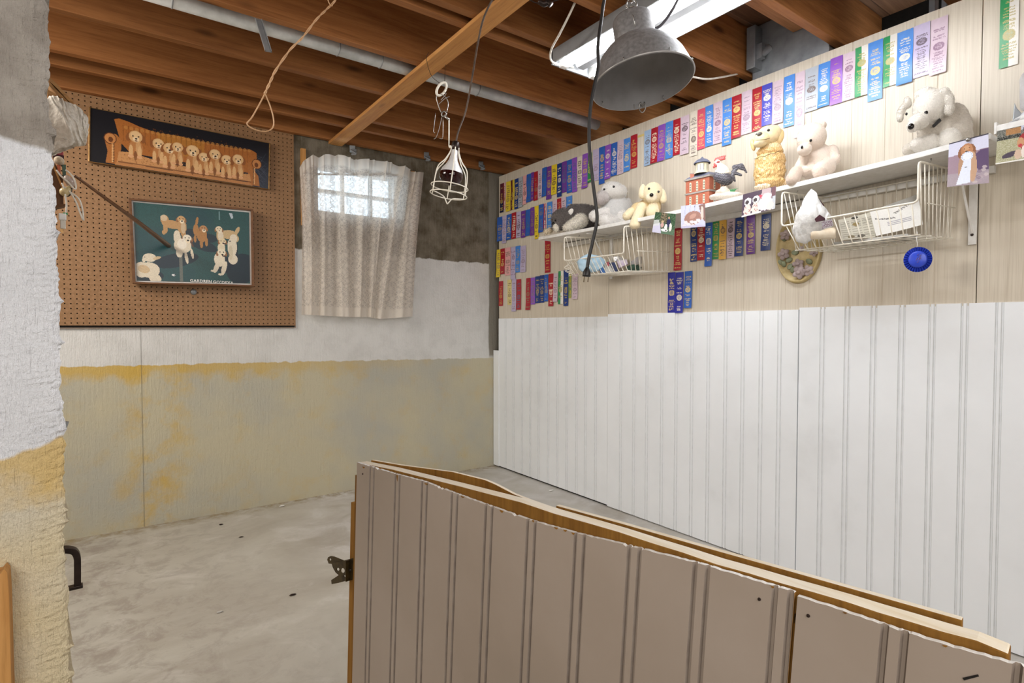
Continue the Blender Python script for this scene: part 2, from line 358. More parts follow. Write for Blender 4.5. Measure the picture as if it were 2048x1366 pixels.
# ------------------------------------------------------------ flat print: a small painter, its picture becomes face colours of a sheet
class Img:
    def __init__(s, w, h, col, asp=None):
        s.w, s.h = w, h; s.a = np.tile(np.array(lin(col), dtype=np.float32), (h, w, 1)); s.asp = asp or w/h
        s.U, s.V = np.meshgrid((np.arange(w)+.5)/w, (np.arange(h)+.5)/h)
    def paint(s, m, col, op=1, nz=0):
        c = np.array(lin(col), dtype=np.float32)
        k = (m*op)[..., None] if m.dtype != bool else (m[..., None]*op)
        cc = c*(1+nz*(np.random.rand(s.h, s.w, 1)-.5)*2) if nz else c
        s.a = (s.a*(1-k)+cc*k).astype(np.float32)
    def ell(s, u, v, ru, rv, col, rot=0, op=1, nz=0, ring=0):
        x = (s.U-u)*s.asp; y = s.V-v; q = math.radians(rot); X = x*math.cos(q)+y*math.sin(q); Y = -x*math.sin(q)+y*math.cos(q)
        d = (X/(ru*s.asp))**2+(Y/rv)**2; m = d < 1
        if ring: m &= d > (1-ring)**2
        s.paint(m, col, op, nz)
    def rect(s, u0, v0, u1, v1, col, op=1, nz=0): s.paint((s.U >= u0) & (s.U < u1) & (s.V >= v0) & (s.V < v1), col, op, nz)
    def poly(s, pts, col, op=1, nz=0):
        m = np.zeros(s.U.shape, bool); n = len(pts)
        for i in range(n):
            x0, y0 = pts[i]; x1, y1 = pts[(i+1) % n]
            if y0 == y1: continue
            c = ((y0 > s.V) != (y1 > s.V)) & (s.U < (x1-x0)*(s.V-y0)/(y1-y0)+x0); m ^= c
        s.paint(m, col, op, nz)
    def line(s, p, q, wd, col, op=1):
        ax, ay = p[0]*s.asp, p[1]; bx, by = q[0]*s.asp, q[1]; X = s.U*s.asp; Y = s.V; dx, dy = bx-ax, by-ay
        t = np.clip(((X-ax)*dx+(Y-ay)*dy)/(dx*dx+dy*dy+1e-9), 0, 1); s.paint(np.hypot(X-ax-t*dx, Y-ay-t*dy) < wd, col, op)
    def speckle(s, mask, col, p, op=1): s.paint(mask & (np.random.rand(s.h, s.w) < p), col, op)
def sheet(name, img, P, mat, parent=None, origin=None, nu=None, nv=None):
    w_, h_ = img.w, img.h
    V = [P(i/w_, j/h_) for j in range(h_+1) for i in range(w_+1)]
    F = [(j*(w_+1)+i, (j+1)*(w_+1)+i, (j+1)*(w_+1)+i+1, j*(w_+1)+i+1) for j in range(h_) for i in range(w_)]
    me = bpy.data.meshes.new(name); me.from_pydata([tuple(v) for v in V], [], F); me.update(); setcols(me, img.a.reshape(-1, 3))
    return mkobj(name, me, mat, parent, origin, True)
def quadP(a, b, c, d, bend=None):   # a top-left, b top-right, c bottom-right, d bottom-left
    a, b, c, d = map(Vector, (a, b, c, d)); n = (b-a).cross(d-a).normalized()
    def P(u, v):
        p = (a*(1-u)+b*u)*(1-v)+(d*(1-u)+c*u)*v
        return p+n*bend(u, v) if bend else p
    return P

# ------------------------------------------------------------ soft toys and figurines: overlapping ellipsoids grown into one skin
_ico = bmesh.new(); bmesh.ops.create_icosphere(_ico, subdivisions=3, radius=1); _ico.verts.ensure_lookup_table()
ICV = np.array([v.co[:] for v in _ico.verts]); ICF = [tuple(v.index for v in f.verts) for f in _ico.faces]
class Toy:
    def __init__(s, fr): s.fr = fr; s.b = []
    def blob(s, px, py, rx, ry, col='#ffffff', t=0, rt=None, rot=0):   # radii in photo pixels at the toy's distance, t metres towards the camera
        f = s.fr; c = f.m(px, py, t); ax = rx*f.h; az = ry*f.v; ay = rt if rt is not None else (ax+az)/2
        q = math.radians(rot); R = f.R*math.cos(q)+Vector((0, 0, 1))*math.sin(q); Z = -f.R*math.sin(q)+Vector((0, 0, 1))*math.cos(q)
        s.b.append((c, R, f.L.copy(), Z, ax, ay, az, lin(col))); return s
    def limb(s, p, q, r0, r1, col='#ffffff', t0=0, t1=0, n=6):
        for i in range(n+1):
            k = i/n; r = r0+(r1-r0)*k; s.blob(p[0]+(q[0]-p[0])*k, p[1]+(q[1]-p[1])*k, r, r, col, t0+(t1-t0)*k)
        return s
    def mesh(s, name, mat, parent, voxel=.004, smooth=6, jit=0, colfn=None, disp=0):
        V = []; F = []
        for c, R, L, Z, ax, ay, az, col in s.b:
            k = len(V); B = np.array([list(R*ax), list(L*ay), list(Z*az)]); V += (ICV@B+np.array(c)).tolist(); F += [(a+k, b+k, d+k) for a, b, d in ICF]
        me = bpy.data.meshes.new(name); me.from_pydata(V, [], F); o = bpy.data.objects.new('tmp', me); COL.objects.link(o)
        r = o.modifiers.new('r', 'REMESH'); r.mode = 'VOXEL'; r.voxel_size = voxel
        sm = o.modifiers.new('s', 'SMOOTH'); sm.factor = .5; sm.iterations = smooth
        if disp:
            tx = bpy.data.textures.new(name+'_tufts', 'CLOUDS'); tx.noise_scale = .012; tx.noise_depth = 1
            d = o.modifiers.new('d', 'DISPLACE'); d.texture = tx; d.strength = disp; d.mid_level = .5; d.texture_coords = 'LOCAL'
        dg = bpy.context.evaluated_depsgraph_get(); m2 = bpy.data.meshes.new_from_object(o.evaluated_get(dg)); bpy.data.objects.remove(o); bpy.data.meshes.remove(me)
        n = len(m2.polygons); ce = np.zeros(n*3, np.float32); m2.polygons.foreach_get('center', ce); ce = ce.reshape(-1, 3)
        best = np.full(n, 1e9); cols = np.zeros((n, 3), np.float32)
        for c, R, L, Z, ax, ay, az, col in s.b:
            d = ce-np.array(c); q = (d@np.array(R)/ax)**2+(d@np.array(L)/ay)**2+(d@np.array(Z)/az)**2
            q = q*(1+.12*(np.random.rand(n)-.5)); k = q < best; best[k] = q[k]; cols[k] = col
        if colfn: cols = colfn(ce, cols)
        if jit: cols = cols*(1+jit*(np.random.rand(n, 1)-.5))
        s.ce = ce; s.cols = cols; nn = np.zeros(n*3, np.float32); m2.polygons.foreach_get('normal', nn); s.nn = nn.reshape(-1, 3)
        m2.materials.clear(); setcols(m2, cols); m2.name = name
        return mkobj(name, m2, mat, parent, smooth=True)
    def fur(s, mat, parent, n=9000, ln=.006, wd=.0011, droop=.4, jit=.15):
        idx = np.random.randint(0, len(s.ce), n); p = s.ce[idx]; nn = s.nn[idx]; r = np.random.randn(n, 3)*.45; d = nn+r+np.array([0, 0, -droop]); d /= np.linalg.norm(d, axis=1)[:, None]
        side = np.cross(d, np.random.randn(n, 3)); side /= np.linalg.norm(side, axis=1)[:, None]; L = ln*(.6+.8*np.random.rand(n, 1))
        V = np.stack([p-side*wd, p+side*wd, p+d*L], 1).reshape(-1, 3); me = bpy.data.meshes.new('fur'); me.from_pydata(V.tolist(), [], [(3*i, 3*i+1, 3*i+2) for i in range(n)]); me.update()
        setcols(me, s.cols[idx]*(1+jit*(np.random.rand(n, 1)-.5))); o = mkobj('fur', me, mat, parent); o['kind'] = 'stuff'; return o
def bead(name, fr, px, py, r, mat, parent, t=0, ry=None, rt=None, rot=0):
    T = Toy(fr); T.blob(px, py, r, ry or r, '#ffffff', t, rt, rot); c, R, L, Z, ax, ay, az, _ = T.b[0]
    B = np.array([list(R*ax), list(L*ay), list(Z*az)]); V = (ICV@B+np.array(c)).tolist()
    me = bpy.data.meshes.new(name); me.from_pydata(V, [], ICF); return mkobj(name, me, mat, parent, smooth=True)

# ============================================================ THE SETTING
XW, YB, ZJ = 2.5, 3.73, 2.35
b = MB().box((-2.6, -2.6, -.1), (3.0, 3.95, 0)); struct(b.build('floor', M['floor']))
# back wall with the window opening
WX0, WX1, WZ0, WZ1 = 1.10, 1.70, 1.87, 2.21
b = MB(); zt = 2.6
for (x0, x1, z0, z1) in ((-2.6, WX0, 0, zt), (WX1, 3.0, 0, zt), (WX0, WX1, 0, WZ0), (WX0, WX1, WZ1, zt)): b.box((x0, YB, z0), (x1, YB+.22, z1))
wb = struct(b.build('wall_back', M['wallback']))
# window in the opening: frame, mullions, panes
wn = bpy.data.objects.new('window_1', None); COL.objects.link(wn); wn.location = (WX0, YB+.05, WZ0); struct(wn)
f = MB(); y0, y1 = YB+.05, YB+.09
for a in ((WX0, y0, WZ0, WX0+.03, y1, WZ1), (WX1-.03, y0, WZ0, WX1, y1, WZ1), (WX0, y0, WZ0, WX1, y1, WZ0+.03), (WX0, y0, WZ1-.03, WX1, y1, WZ1)): f.box(a[:3], a[3:])
f.build('window_frame', M['white'], wn)
zm = 2.035
MB().box((WX0, y0, zm-.011), (WX1, y1, zm+.011)).build('muntin', M['galv'], wn)
for k in (1, 2):
    xx = WX0+(WX1-WX0)*k/3; MB().box((xx-.008, y0, WZ0), (xx+.008, y1, WZ1)).build('muntin', M['galv'], wn)
for i in range(3):
    for j in range(2):
        xa = WX0+(WX1-WX0)*i/3; za = (WZ0, zm)[j]; zb = (zm, WZ1)[j]
        MB().box((xa+.008, y0+.018, za), (xa+(WX1-WX0)/3-.008, y0+.022, zb)).build('pane', M['glass'], wn)
# wooden buck around the window, seen beside the curtain
tb = MB(); tb.box((1.005, YB-.02, 1.78), (1.035, YB+.0, 2.27)); tb.box((1.775, YB-.02, 1.70), (1.81, YB+.0, 2.25)); struct(tb.build('trim_1', M['stud']))
# foundation wall behind the panelling, and an added dark sheet blocking light and standing for shade above it
struct(MB().box((2.62, -2.6, 0), (2.8, YB, 2.27)).build('wall_right', M['plain']))
WR = bpy.data.objects['wall_right']
struct(MB().box((2.98, -2.6, 2.2), (3.05, 3.95, 2.65)).build('dark_gap_sheet', M['dark']))
# enclosing walls of the room behind and to the left of the camera
struct(MB().box((-2.7, -2.6, 0), (-2.6, 3.95, 2.65)).build('wall_left', M['plain']))
struct(MB().box((-2.6, -2.7, 0), (3.0, -2.6, 2.65)).build('wall_rear', M['plain']))
# ceiling: diagonal-free subfloor boards on joists
ce = bpy.data.objects.new('ceiling', None); COL.objects.link(ce); ce.location = (0, 0, 2.585); struct(ce)
meb = None
yy = -2.55; k = 0
while yy < 3.9:
    if meb is None:
        ob = MB().box((-2.6, 0, 2.585), (3.0, .138, 2.605)).build('board', M['sub'], ce); meb = ob.data; ob.location.y = yy
    else:
        ob = bpy.data.objects.new('board', meb); COL.objects.link(ob); ob.parent = ce; ob.location.y = yy
    yy += .141
mej = None
for yj in (3.695, 3.405, 3.225, 2.80, 2.385, 1.98, 1.575, 1.165, .755, .345, -.065, -.475, -.885, -1.295, -1.705, -2.115, 1.90, ):
    if mej is None:
        ob = MB().box((-2.6, -.019, ZJ), (2.97, .019, 2.585)).build('joist', M['joist'], ce, bevel=.0025); mej = ob; ob.location.y = yj
    else:
        ob = mej.copy(); COL.objects.link(ob); ob.parent = ce; ob.location.y = yj
    ob.location.z = random.uniform(-.004, .004); ob.rotation_euler.z = random.uniform(-.002, .002)
# blocking between two joists
for (x0, x1, ya, yb_) in ((2.05, 2.55, 1.30, 1.345),):
    MB().box((x0, ya, ZJ+.12), (x1, yb_, 2.585)).build('blocking', M['blockw'], ce, bevel=.002)
# near concrete wall (its rough end is the left edge of the picture)
def edgeX(z):
    pts = [(-.2, -.098), (.475, -.0865), (.92, -.079), (1.4, -.071), (1.716, -.083), (2.6, -.09)]
    for (a, xa), (b_, xb) in zip(pts, pts[1:]):
        if z <= b_: return xa+(xb-xa)*(z-a)/(b_-a)
    return pts[-1][1]
edgeX0 = {y: hit(x, y, 1, 1.3).x for x, y in ((95, 0), (98, 200), (108, 330), (118, 600), (128, 870), (133, 1100), (138, 1366))}
ezs = sorted((hit(x, y, 1, 1.3).z, hit(x, y, 1, 1.3).x) for x, y in ((95, 0), (98, 200), (108, 330), (118, 600), (128, 870), (133, 1100), (138, 1366)))
ezs = [(0, ezs[0][1])]+ezs+[(2.62, ezs[-1][1])]
nz = 520; zs = np.linspace(0, 2.6, nz+1); ex = np.interp(zs, [a for a, _ in ezs], [b_ for _, b_ in ezs])
rg = np.random.randn(nz+1); r1 = np.convolve(rg, np.ones(3)/3, 'same'); r2 = np.convolve(np.random.randn(nz+1), np.ones(14)/14, 'same')
ex = ex+r1*.0032+r2*.005+np.where(r1 > .75, .004, 0)
xo = [-2.6, -1.2, -.6, -.3, -.16, -.1, -.05, -.025, -.012, -.006, 0]; V = []; F = []; nc = len(xo)
for i in range(nz+1):
    for j, dx in enumerate(xo):
        x = ex[i]+dx if dx > -.2 else dx+ (0 if dx < -.5 else -.05); yj_ = 1.3+(random.uniform(-.0012, .0012) if dx > -.03 else 0)+(.006 if dx == 0 else 0)+(.002 if dx == -.006 else 0)
        V.append((x, yj_, zs[i]))
    V.append((ex[i]-.004, 1.33, zs[i])); V.append((ex[i]-.02, 1.5, zs[i])); V.append((-2.6, 1.5, zs[i]))
m_ = nc+3
for i in range(nz):
    for j in range(m_-1): F.append((i*m_+j, i*m_+j+1, (i+1)*m_+j+1, (i+1)*m_+j))
    F.append((i*m_+m_-1, i*m_, (i+1)*m_, (i+1)*m_+m_-1))
F += [tuple(range(m_-1, -1, -1)), tuple(nz*m_+j for j in range(m_))]
b = MB(); b.add(V, F); struct(b.build('wall_front', M['walllef']))

# ---- panelling of the right wall: every sheet is a piece of the wall with its grooves cut in
def grooved(name, mat, parent, O, d, n, s0, s1, top, bot, grooves, th, origin=None, hw=.0022, dep=.002):
    # O origin, d direction along the sheet, n direction away from the viewer; grooves = list of centres
    O, d, n = Vector(O), Vector(d), Vector(n); pr = [(s0, 0)]
    for g, wdt, dp in sorted(grooves):
        if s0+wdt < g < s1-wdt: pr += [(g-wdt, 0), (g-wdt*.35, dp), (g+wdt*.35, dp), (g+wdt, 0)]
    pr.append((s1, 0)); m = len(pr)
    # densify for an uneven top
    V = []; F = []
    def P(s, o, z): return O+d*s+n*o+Vector((0, 0, z))
    for s, o in pr: V += [P(s, o, bot(s)), P(s, o, top(s)), P(s, th, bot(s)), P(s, th, top(s))]
    for i in range(m-1):
        a, b_ = 4*i, 4*i+4; F += [(a, b_, b_+1, a+1), (a+2, a+3, b_+3, b_+2), (a+1, b_+1, b_+3, a+3), (a, a+2, b_+2, b_)]
    F += [(0, 1, 3, 2), (4*m-4, 4*m-2, 4*m-1, 4*m-3)]
    bb = MB(); bb.add(V, F); return bb.build(name, mat, parent, origin)
def beads(cs, off=.008, w_=.0040, dp=.0042): return [(c+o, w_, dp) for c in cs for o in (-off, off)]
K = lambda v: (lambda s: v)
wY = lambda px, y=640: hit(px, y, 0, XW).y
# direction along -Y (towards the viewer) is s = -Y
bset1 = [3.559, 3.454, 3.345, 3.245, 3.145, 3.036, 2.937, 2.838, 2.74, 2.655, 2.561]
bset2 = [2.343, 2.239, 2.141, 2.033, 1.936, 1.835, 1.735, 1.636, 1.542, 1.448, 1.359]
bset3 = [1.171, 1.071, .972, .873, .775, .677, .58, .483, .386, .288, .19]
bset4 = [-.05-.1*i for i in range(18)]
D, N = (0, -1, 0), (1, 0, 0)
def wsheet(nm, mat, y0, y1, z0, z1, gr, x=XW, th=.012):
    o = grooved(nm, mat, WR, (x, 0, 0), D, N, -y0, -y1, K(z1), K(z0), [(-g, w_, dp) for g, w_, dp in gr], th)
    if nm == 'beadboard_panel':
        o.data.materials.append(M['wgroove'])
        for p in o.data.polygons:
            if .05 < abs(p.normal.x) < .97: p.material_index = 1
    return o
wsheet('beadboard_panel', M['bead'], 3.655, 2.457, .012, 1.189, beads(bset1))
wsheet('beadboard_panel', M['bead'], 2.454, 1.276, .006, 1.203, beads(bset2), x=XW-.002)
wsheet('beadboard_panel', M['bead'], 1.272, .095, .006, 1.212, beads(bset3))
wsheet('beadboard_panel', M['bead'], .091, -2.0, .006, 1.212, beads(bset4))
wsheet('beadboard_panel', M['bead'], 3.725, 3.65, .01, .935, [], x=XW-.004, th=.006)
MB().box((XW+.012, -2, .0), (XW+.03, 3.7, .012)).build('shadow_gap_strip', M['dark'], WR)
# cream panelling sheets above, behind the beadboard plane by a little
ug = [1012, 1042, 1060, 1086, 1131, 1163, 1183, 1257, 1283, 1324, 1393, 1450, 1489, 1573, 1620, 1700, 1767, 1823, 1870]
zug = {}
gy = [hit(x, 400, 0, XW).y for x in ug]
thin = [(g, .0025, .0022) for g in gy]; XU = XW+.004
wsheet('cream_panel', M['panel'], 3.655, 2.456, 1.189, 2.308, thin, x=XU, th=.008)
wsheet('cream_panel', M['panel'], 2.453, .648, 1.203, 2.302, thin, x=XU, th=.008)
wsheet('cream_panel', M['panel'], .645, -2.0, 1.212, 2.306, [(.5, .0025, .002), (.3, .0025, .002), (.1, .0025, .002)], x=XU, th=.008)
# ---- behind the top of the panelling: sheet metal duct, framing boards
dct = thing('air_duct', 'dull grey sheet metal duct behind the top of the cream panelling, between two joists', 'duct', (2.62, 1.4, 2.3))
MB().box((2.56, 1.19, 2.31), (2.9, 1.55, 2.58)).build('duct_box', M['galv'], dct, bevel=.004)
MB().box((2.50, 1.50, 2.36), (2.57, 1.545, 2.56)).build('duct_flange', M['galv'], dct, bevel=.003)
q = MB(); q.tube([(2.53, 1.49, 2.42), (2.56, 1.46, 2.45)], .018, 10); q.box((2.515, 1.475, 2.40), (2.545, 1.51, 2.47)); q.build('clamp', M['galv'], dct, bevel=.002)
for i, (yy, tt) in enumerate(((.86, .02), (.82, .016), (.775, .02), (.735, .018))):
    tag(MB().box((2.7, yy-tt/2, 2.28), (2.74, yy+tt/2, 2.58)).build('framing_slat', M['galv'], origin=(2.72, yy, 2.28)),
        'upright grey slat in the dark gap above the panelling, %s from the left' % ('first', 'second', 'third', 'fourth')[i], 'slat', 'upright slats in the gap above the panelling')
# ---- things under the joists
tag(MB().box((1.183, -2.0, 2.331), (1.272, 3.72, 2.349)).build('ceiling_plank', M['plank'], origin=(1.23, 1, 2.34), bevel=.002), 'long light wooden plank nailed crosswise under the ceiling joists', 'plank')
pp = thing('ceiling_pipe', 'pale grey round pipe running between two ceiling joists', 'pipe', (1.2, 2.52, 2.4))
A, Bv = Vector((-.9, 2.52, 2.385)), Vector((2.46, 2.52, 2.378))
MB().tube([A, A.lerp(Bv, .5), Bv], .033, 24).build('pipe_run', M['greypipe'], pp, smooth=True)
for k in (.33, .52, .58, .74): MB().ring(A.lerp(Bv, k), Bv-A, .0332, .003, 28, 6).build('pipe_joint', M['galv'], pp, smooth=True)
# channel bracket hanging beside the pipe
fr = Fr(525, 70, Y=2.42); ch = MB()
p0, p1 = fr.m(517, 40, .06), fr.m(537, 104, .06); dd = (p1-p0); sd = fr.R*.011
ch.obox((p0+p1)/2, sd, fr.L*.002, dd/2); ch.obox((p0+p1)/2-sd-fr.L*.006, fr.R*.0015, fr.L*.008, dd/2); ch.obox((p0+p1)/2+sd-fr.L*.006, fr.R*.0015, fr.L*.008, dd/2)
tag(ch.build('channel_bracket', M['galv'], origin=tuple(p1)), 'small grey metal channel hanging down across the ceiling pipe', 'bracket')
# three bulb-like clips on the last joist
for i, (px, py) in enumerate(((705, 300), (853, 313), (962, 331))):
    f2 = Fr(px, py, Y=3.66); g = MB(); g.obox(f2.m(px, py-2), f2.R*.018, f2.L*.008, Vector((0, 0, .022))); g.obox(f2.m(px+3, py+4, .02), f2.R*.014, f2.L*.003, Vector((.004, 0, .02)))
    g.tube([f2.m(px-4, py, .01), f2.m(px+8, py+7, .03)], .008, 8)
    tag(g.build('joist_clip', M['galv'], origin=tuple(f2.m(px, py)), bevel=.002), ('crumpled metal clip on the last joist above the curtain', 'metal clip on the last joist right of the curtain', 'metal clip on the last joist nearest the panelled wall')[i], 'clip', 'metal clips on the last joist')
# ---- fluorescent fixture
fx = thing('fluorescent_light', 'lit two-tube fluorescent ceiling light above the grey lamp', 'light', (1.73, 1.3, 2.35))
FY0, FY1, FX0, FX1 = .66, 1.925, 1.60, 1.885
b = MB(); b.box((FX0, FY0, 2.325), (FX1, FY1, 2.349)); b.box((FX0, FY0, 2.29), (FX0+.006, FY1, 2.325)); b.box((FX1-.006, FY0, 2.30), (FX1, FY1, 2.325)); b.build('reflector', M['reflect'], fx)
for y_ in (FY0, FY1-.008): MB().box((FX0, y_, 2.285), (FX1, y_+.008, 2.345)).build('end_plate', M['reflect'], fx)
MB().prism([(1.70, FY0+.03, 2.325), (1.79, FY0+.03, 2.325), (1.765, FY0+.03, 2.295), (1.725, FY0+.03, 2.295)], (0, FY1-FY0-.06, 0)).build('ballast_cover', M['reflect'], fx)
for x in (1.655, 1.835):
    tb = MB().tube([(x, FY0+.03, 2.295), (x, FY1-.04, 2.295)], .019, 20).build('tube', M['tube'], fx, smooth=True)
    MB().box((x-.016, FY0+.008, 2.28), (x+.016, FY0+.03, 2.325)).build('socket', M['white'], fx); MB().box((x-.016, FY1-.038, 2.28), (x+.016, FY1-.008, 2.325)).build('socket', M['white'], fx)
# ============================================================ PEGBOARD with real holes
px0, px1, pz0, pz1 = -.9, .96, 1.12, 2.352; YP = YB-.012
sp = .0254; nxh = int((px1-px0)/sp); nzh = int((pz1-pz0)/sp); V = []; F = []; vid = {}
def vv(x, y, z):
    k = (round(x, 5), round(y, 5), round(z, 5))
    if k not in vid: vid[k] = len(V); V.append(k)
    return vid[k]
R8 = [(math.cos(math.pi*(k/4+.25)), math.sin(math.pi*(k/4+.25))) for k in range(8)]
SQ = [(1, 1), (0, 1), (-1, 1), (-1, 0), (-1, -1), (0, -1), (1, -1), (1, 0)]
offx, offz = px1-nxh*sp, pz1-nzh*sp
for i in range(nxh):
    for j in range(nzh):
        cx_, cz_ = offx+(i+.5)*sp, offz+(j+.5)*sp
        o_ = [vv(cx_+a*sp/2, YP, cz_+b_*sp/2) for a, b_ in SQ]; n_ = [vv(cx_+a*.0036, YP, cz_+b_*.0036) for a, b_ in R8]; d_ = [vv(cx_+a*.0036, YP+.006, cz_+b_*.0036) for a, b_ in R8]
        if cx_ < -.35: F.append((vv(cx_-sp/2, YP, cz_-sp/2), vv(cx_+sp/2, YP, cz_-sp/2), vv(cx_+sp/2, YP, cz_+sp/2), vv(cx_-sp/2, YP, cz_+sp/2))); continue
        for k in range(8):
            k2 = (k+1) % 8; F.append((o_[k], o_[k2], n_[k2], n_[k])); F.append((n_[k], n_[k2], d_[k2], d_[k]))
pg = thing('pegboard', 'brown perforated pegboard covering the left of the back wall', 'pegboard', (.3, YP, pz0))
b = MB(); b.add(V, F); b.build('perforated_sheet', M['peg'], pg)
MB().box((px0, YP+.0065, pz0+.002), (px1-.002, YP+.009, pz1-.002)).build('hole_shade_sheet', M['dark'], pg)  # dark sheet painting the shade seen through the holes
b = MB(); b.box((px0, YP, pz0-.002), (px1, YP+.008, pz0)); b.box((px1, YP, pz0), (px1+.002, YP+.008, pz1)); b.build('edge', M['peg'], pg)
for i, (px, py) in enumerate(((387, 584),)):
    p = hit(px, py, 1, YP); tag(MB().lathe((p.x, p.y-.008, p.z), (0, 1, 0), [(0, 0), (.014, .001), (.017, .006), (.015, .008)], 20).build('adhesive_disc', M['galv'], origin=tuple(p), smooth=True), 'small grey disc on the pegboard under the framed dog picture', 'disc')
# ============================================================ CURTAIN
ct = thing('lace_curtain', 'cream lace curtain with pleated header hanging over the small basement window', 'curtain', (1.4, 3.66, 1.2))
nu, nv = 220, 60; V = []; F = []
tops = [(600, 335), (607, 322), (625, 310), (640, 314), (650, 309), (672, 311), (676, 309), (700, 316), (712, 319), (735, 318), (742, 319), (770, 323), (776, 323), (800, 332), (812, 334), (824, 342), (830, 345), (849, 344)]
tw = [(hit(x, y, 1, 3.66).x, hit(x, y, 1, 3.66).z) for x, y in tops]
bots = [(603, 629), (640, 631), (700, 634), (735, 634), (760, 638), (826, 633)]; bw = [(hit(x, y, 1, 3.66).x, hit(x, y, 1, 3.66).z) for x, y in bots]
def itp(P, u):
    n = len(P)-1; k = min(int(u*n), n-1); t = u*n-k; return P[k][0]*(1-t)+P[k+1][0]*t, P[k][1]*(1-t)+P[k+1][1]*t
pleat = [.06, .115, .21, .305, .41, .47, .6, .72, .80, .86, .93]
for j in range(nv+1):
    v = j/nv
    for i in range(nu+1):
        u = i/nu; xt, zt_ = itp(tw, u); xb, zb_ = itp(bw, u); k = v; bulge = math.sin(math.pi*k)*-.012*(1 if u > .5 else -1)*abs(u-.5)*2
        x = xb+(xt-xb)*k+bulge; z = zb_+(zt_-zb_)*k
        fold = .018*math.sin(u*2*math.pi*7.2+.6*math.sin(v*2.2+u*3))+.006*math.sin(u*2*math.pi*17+v*2)
        for pl in pleat: fold += -.028*math.exp(-((u-pl)/.006)**2)*max(0, (v-.8)/.2)
        V.append((x+.006*math.sin(u*45)*(1-k), 3.66+fold*(.75+.25*(1-k)), z))
F = [(j*(nu+1)+i, j*(nu+1)+i+1, (j+1)*(nu+1)+i+1, (j+1)*(nu+1)+i) for j in range(nv) for i in range(nu)]
me = bpy.data.meshes.new('lace_panel'); me.from_pydata(V, [], F); uv = me.uv_layers.new(name='UVMap')
li = np.zeros(len(me.loops), np.int32); me.loops.foreach_get('vertex_index', li); uvd = np.stack([(li % (nu+1))/nu, (li//(nu+1))/nv], 1).astype(np.float32); uv.data.foreach_set('uv', uvd.ravel())
mkobj('lace_panel', me, M['lace'], ct, smooth=True)
p0, p1 = Vector((tw[0][0]+.02, 3.685, tw[0][1]-.03)), Vector((tw[-1][0]-.01, 3.685, tw[-1][1]-.03))
MB().tube([p0, p1], .006, 8).build('curtain_rod', M['darkmetal'], ct, smooth=True)

# ============================================================ POSTER OF PUPPIES
def puppy(I, u, v, s, tilt=0, body=True, bl=None, light='#d9ad78', mid='#b67a45', dark='#70401f', ea='#8c5429'):
    A_ = I.asp
    if body:
        I.ell(u+.002, v+1.35*s, .66*s/A_, 1.0*s, mid, 0, nz=.12); I.ell(u+.25*s/A_, v+1.2*s, .25*s/A_, .75*s, light, 0, .6, .1)
        for q in (-.42, .38):
            I.ell(u+q*s/A_, v+1.7*s, .2*s/A_, .7*s, light, 0, nz=.1); I.ell(u+q*s/A_, v+2.3*s, .27*s/A_, .18*s, '#d8a274', 0)
        I.ell(u, v+2.2*s, .15*s/A_, .55*s, dark, 0, .75)
    I.ell(u-.62*s/A_, v+.12*s, .26*s/A_, .52*s, ea, 12+tilt); I.ell(u+.62*s/A_, v+.12*s, .26*s/A_, .52*s, ea, -12+tilt)
    I.ell(u, v, .62*s/A_, .66*s, light, tilt, nz=.06); I.ell(u, v-.2*s, .45*s/A_, .36*s, '#e6c493', tilt, .7)
    I.ell(u+.04*s/A_, v+.32*s, .3*s/A_, .27*s, '#e9cda5', tilt)
    for q in (-.24, .27): I.ell(u+q*s/A_, v-.02*s, .075*s/A_, .085*s, '#2a160c')
    I.ell(u+.04*s/A_, v+.24*s, .12*s/A_, .095*s, '#1c110c'); I.ell(u+.04*s/A_, v+.48*s, .15*s/A_, .05*s, '#5e2d1c')
W1, H1 = 420, 142; I = Img(W1, H1, '#0d0e16', 3.0)
I.paint(np.clip((I.U-.8)*3, 0, 1)*np.clip((I.V-.1)*1.6, 0, 1), '#3a4152', 1)
for k in range(26): I.line((random.uniform(.84, .9), random.uniform(.2, 1)), (random.uniform(.95, 1), random.uniform(.2, 1)), .004, '#59616f', .35)
bk = [(.115, .12), (.14, .09), (.19, .12), (.24, .17), (.30, .21), (.35, .23)]+[(.35+.05*i, .24-.03*math.sin(math.pi*i/4) if i < 5 else .25) for i in range(1, 5)]+[(.60, .24), (.66, .25), (.72, .25), (.78, .25), (.84, .23), (.89, .22), (.92, .26), (.925, .45), (.90, .62), (.88, .72), (.2, .72), (.15, .55)]
I.poly(bk, '#a8652b', nz=.12); I.paint(((I.U > .34) & (I.U < .6) & (I.V > .18) & (I.V < .6) & (I.a[..., 0] > .1)), '#b98430', .45, .1)
for k in range(26):
    u_ = .16+.028*k; I.line((u_, .2), (u_+.004, .5), .006, '#6f3d17', .5); I.ell(u_+.014, .24, .01, .035, '#c48a45', 0, .55)
for k in range(160): I.ell(random.uniform(.13, .92), random.uniform(.15, .65), .004, .012, '#7e4719', 0, .35)
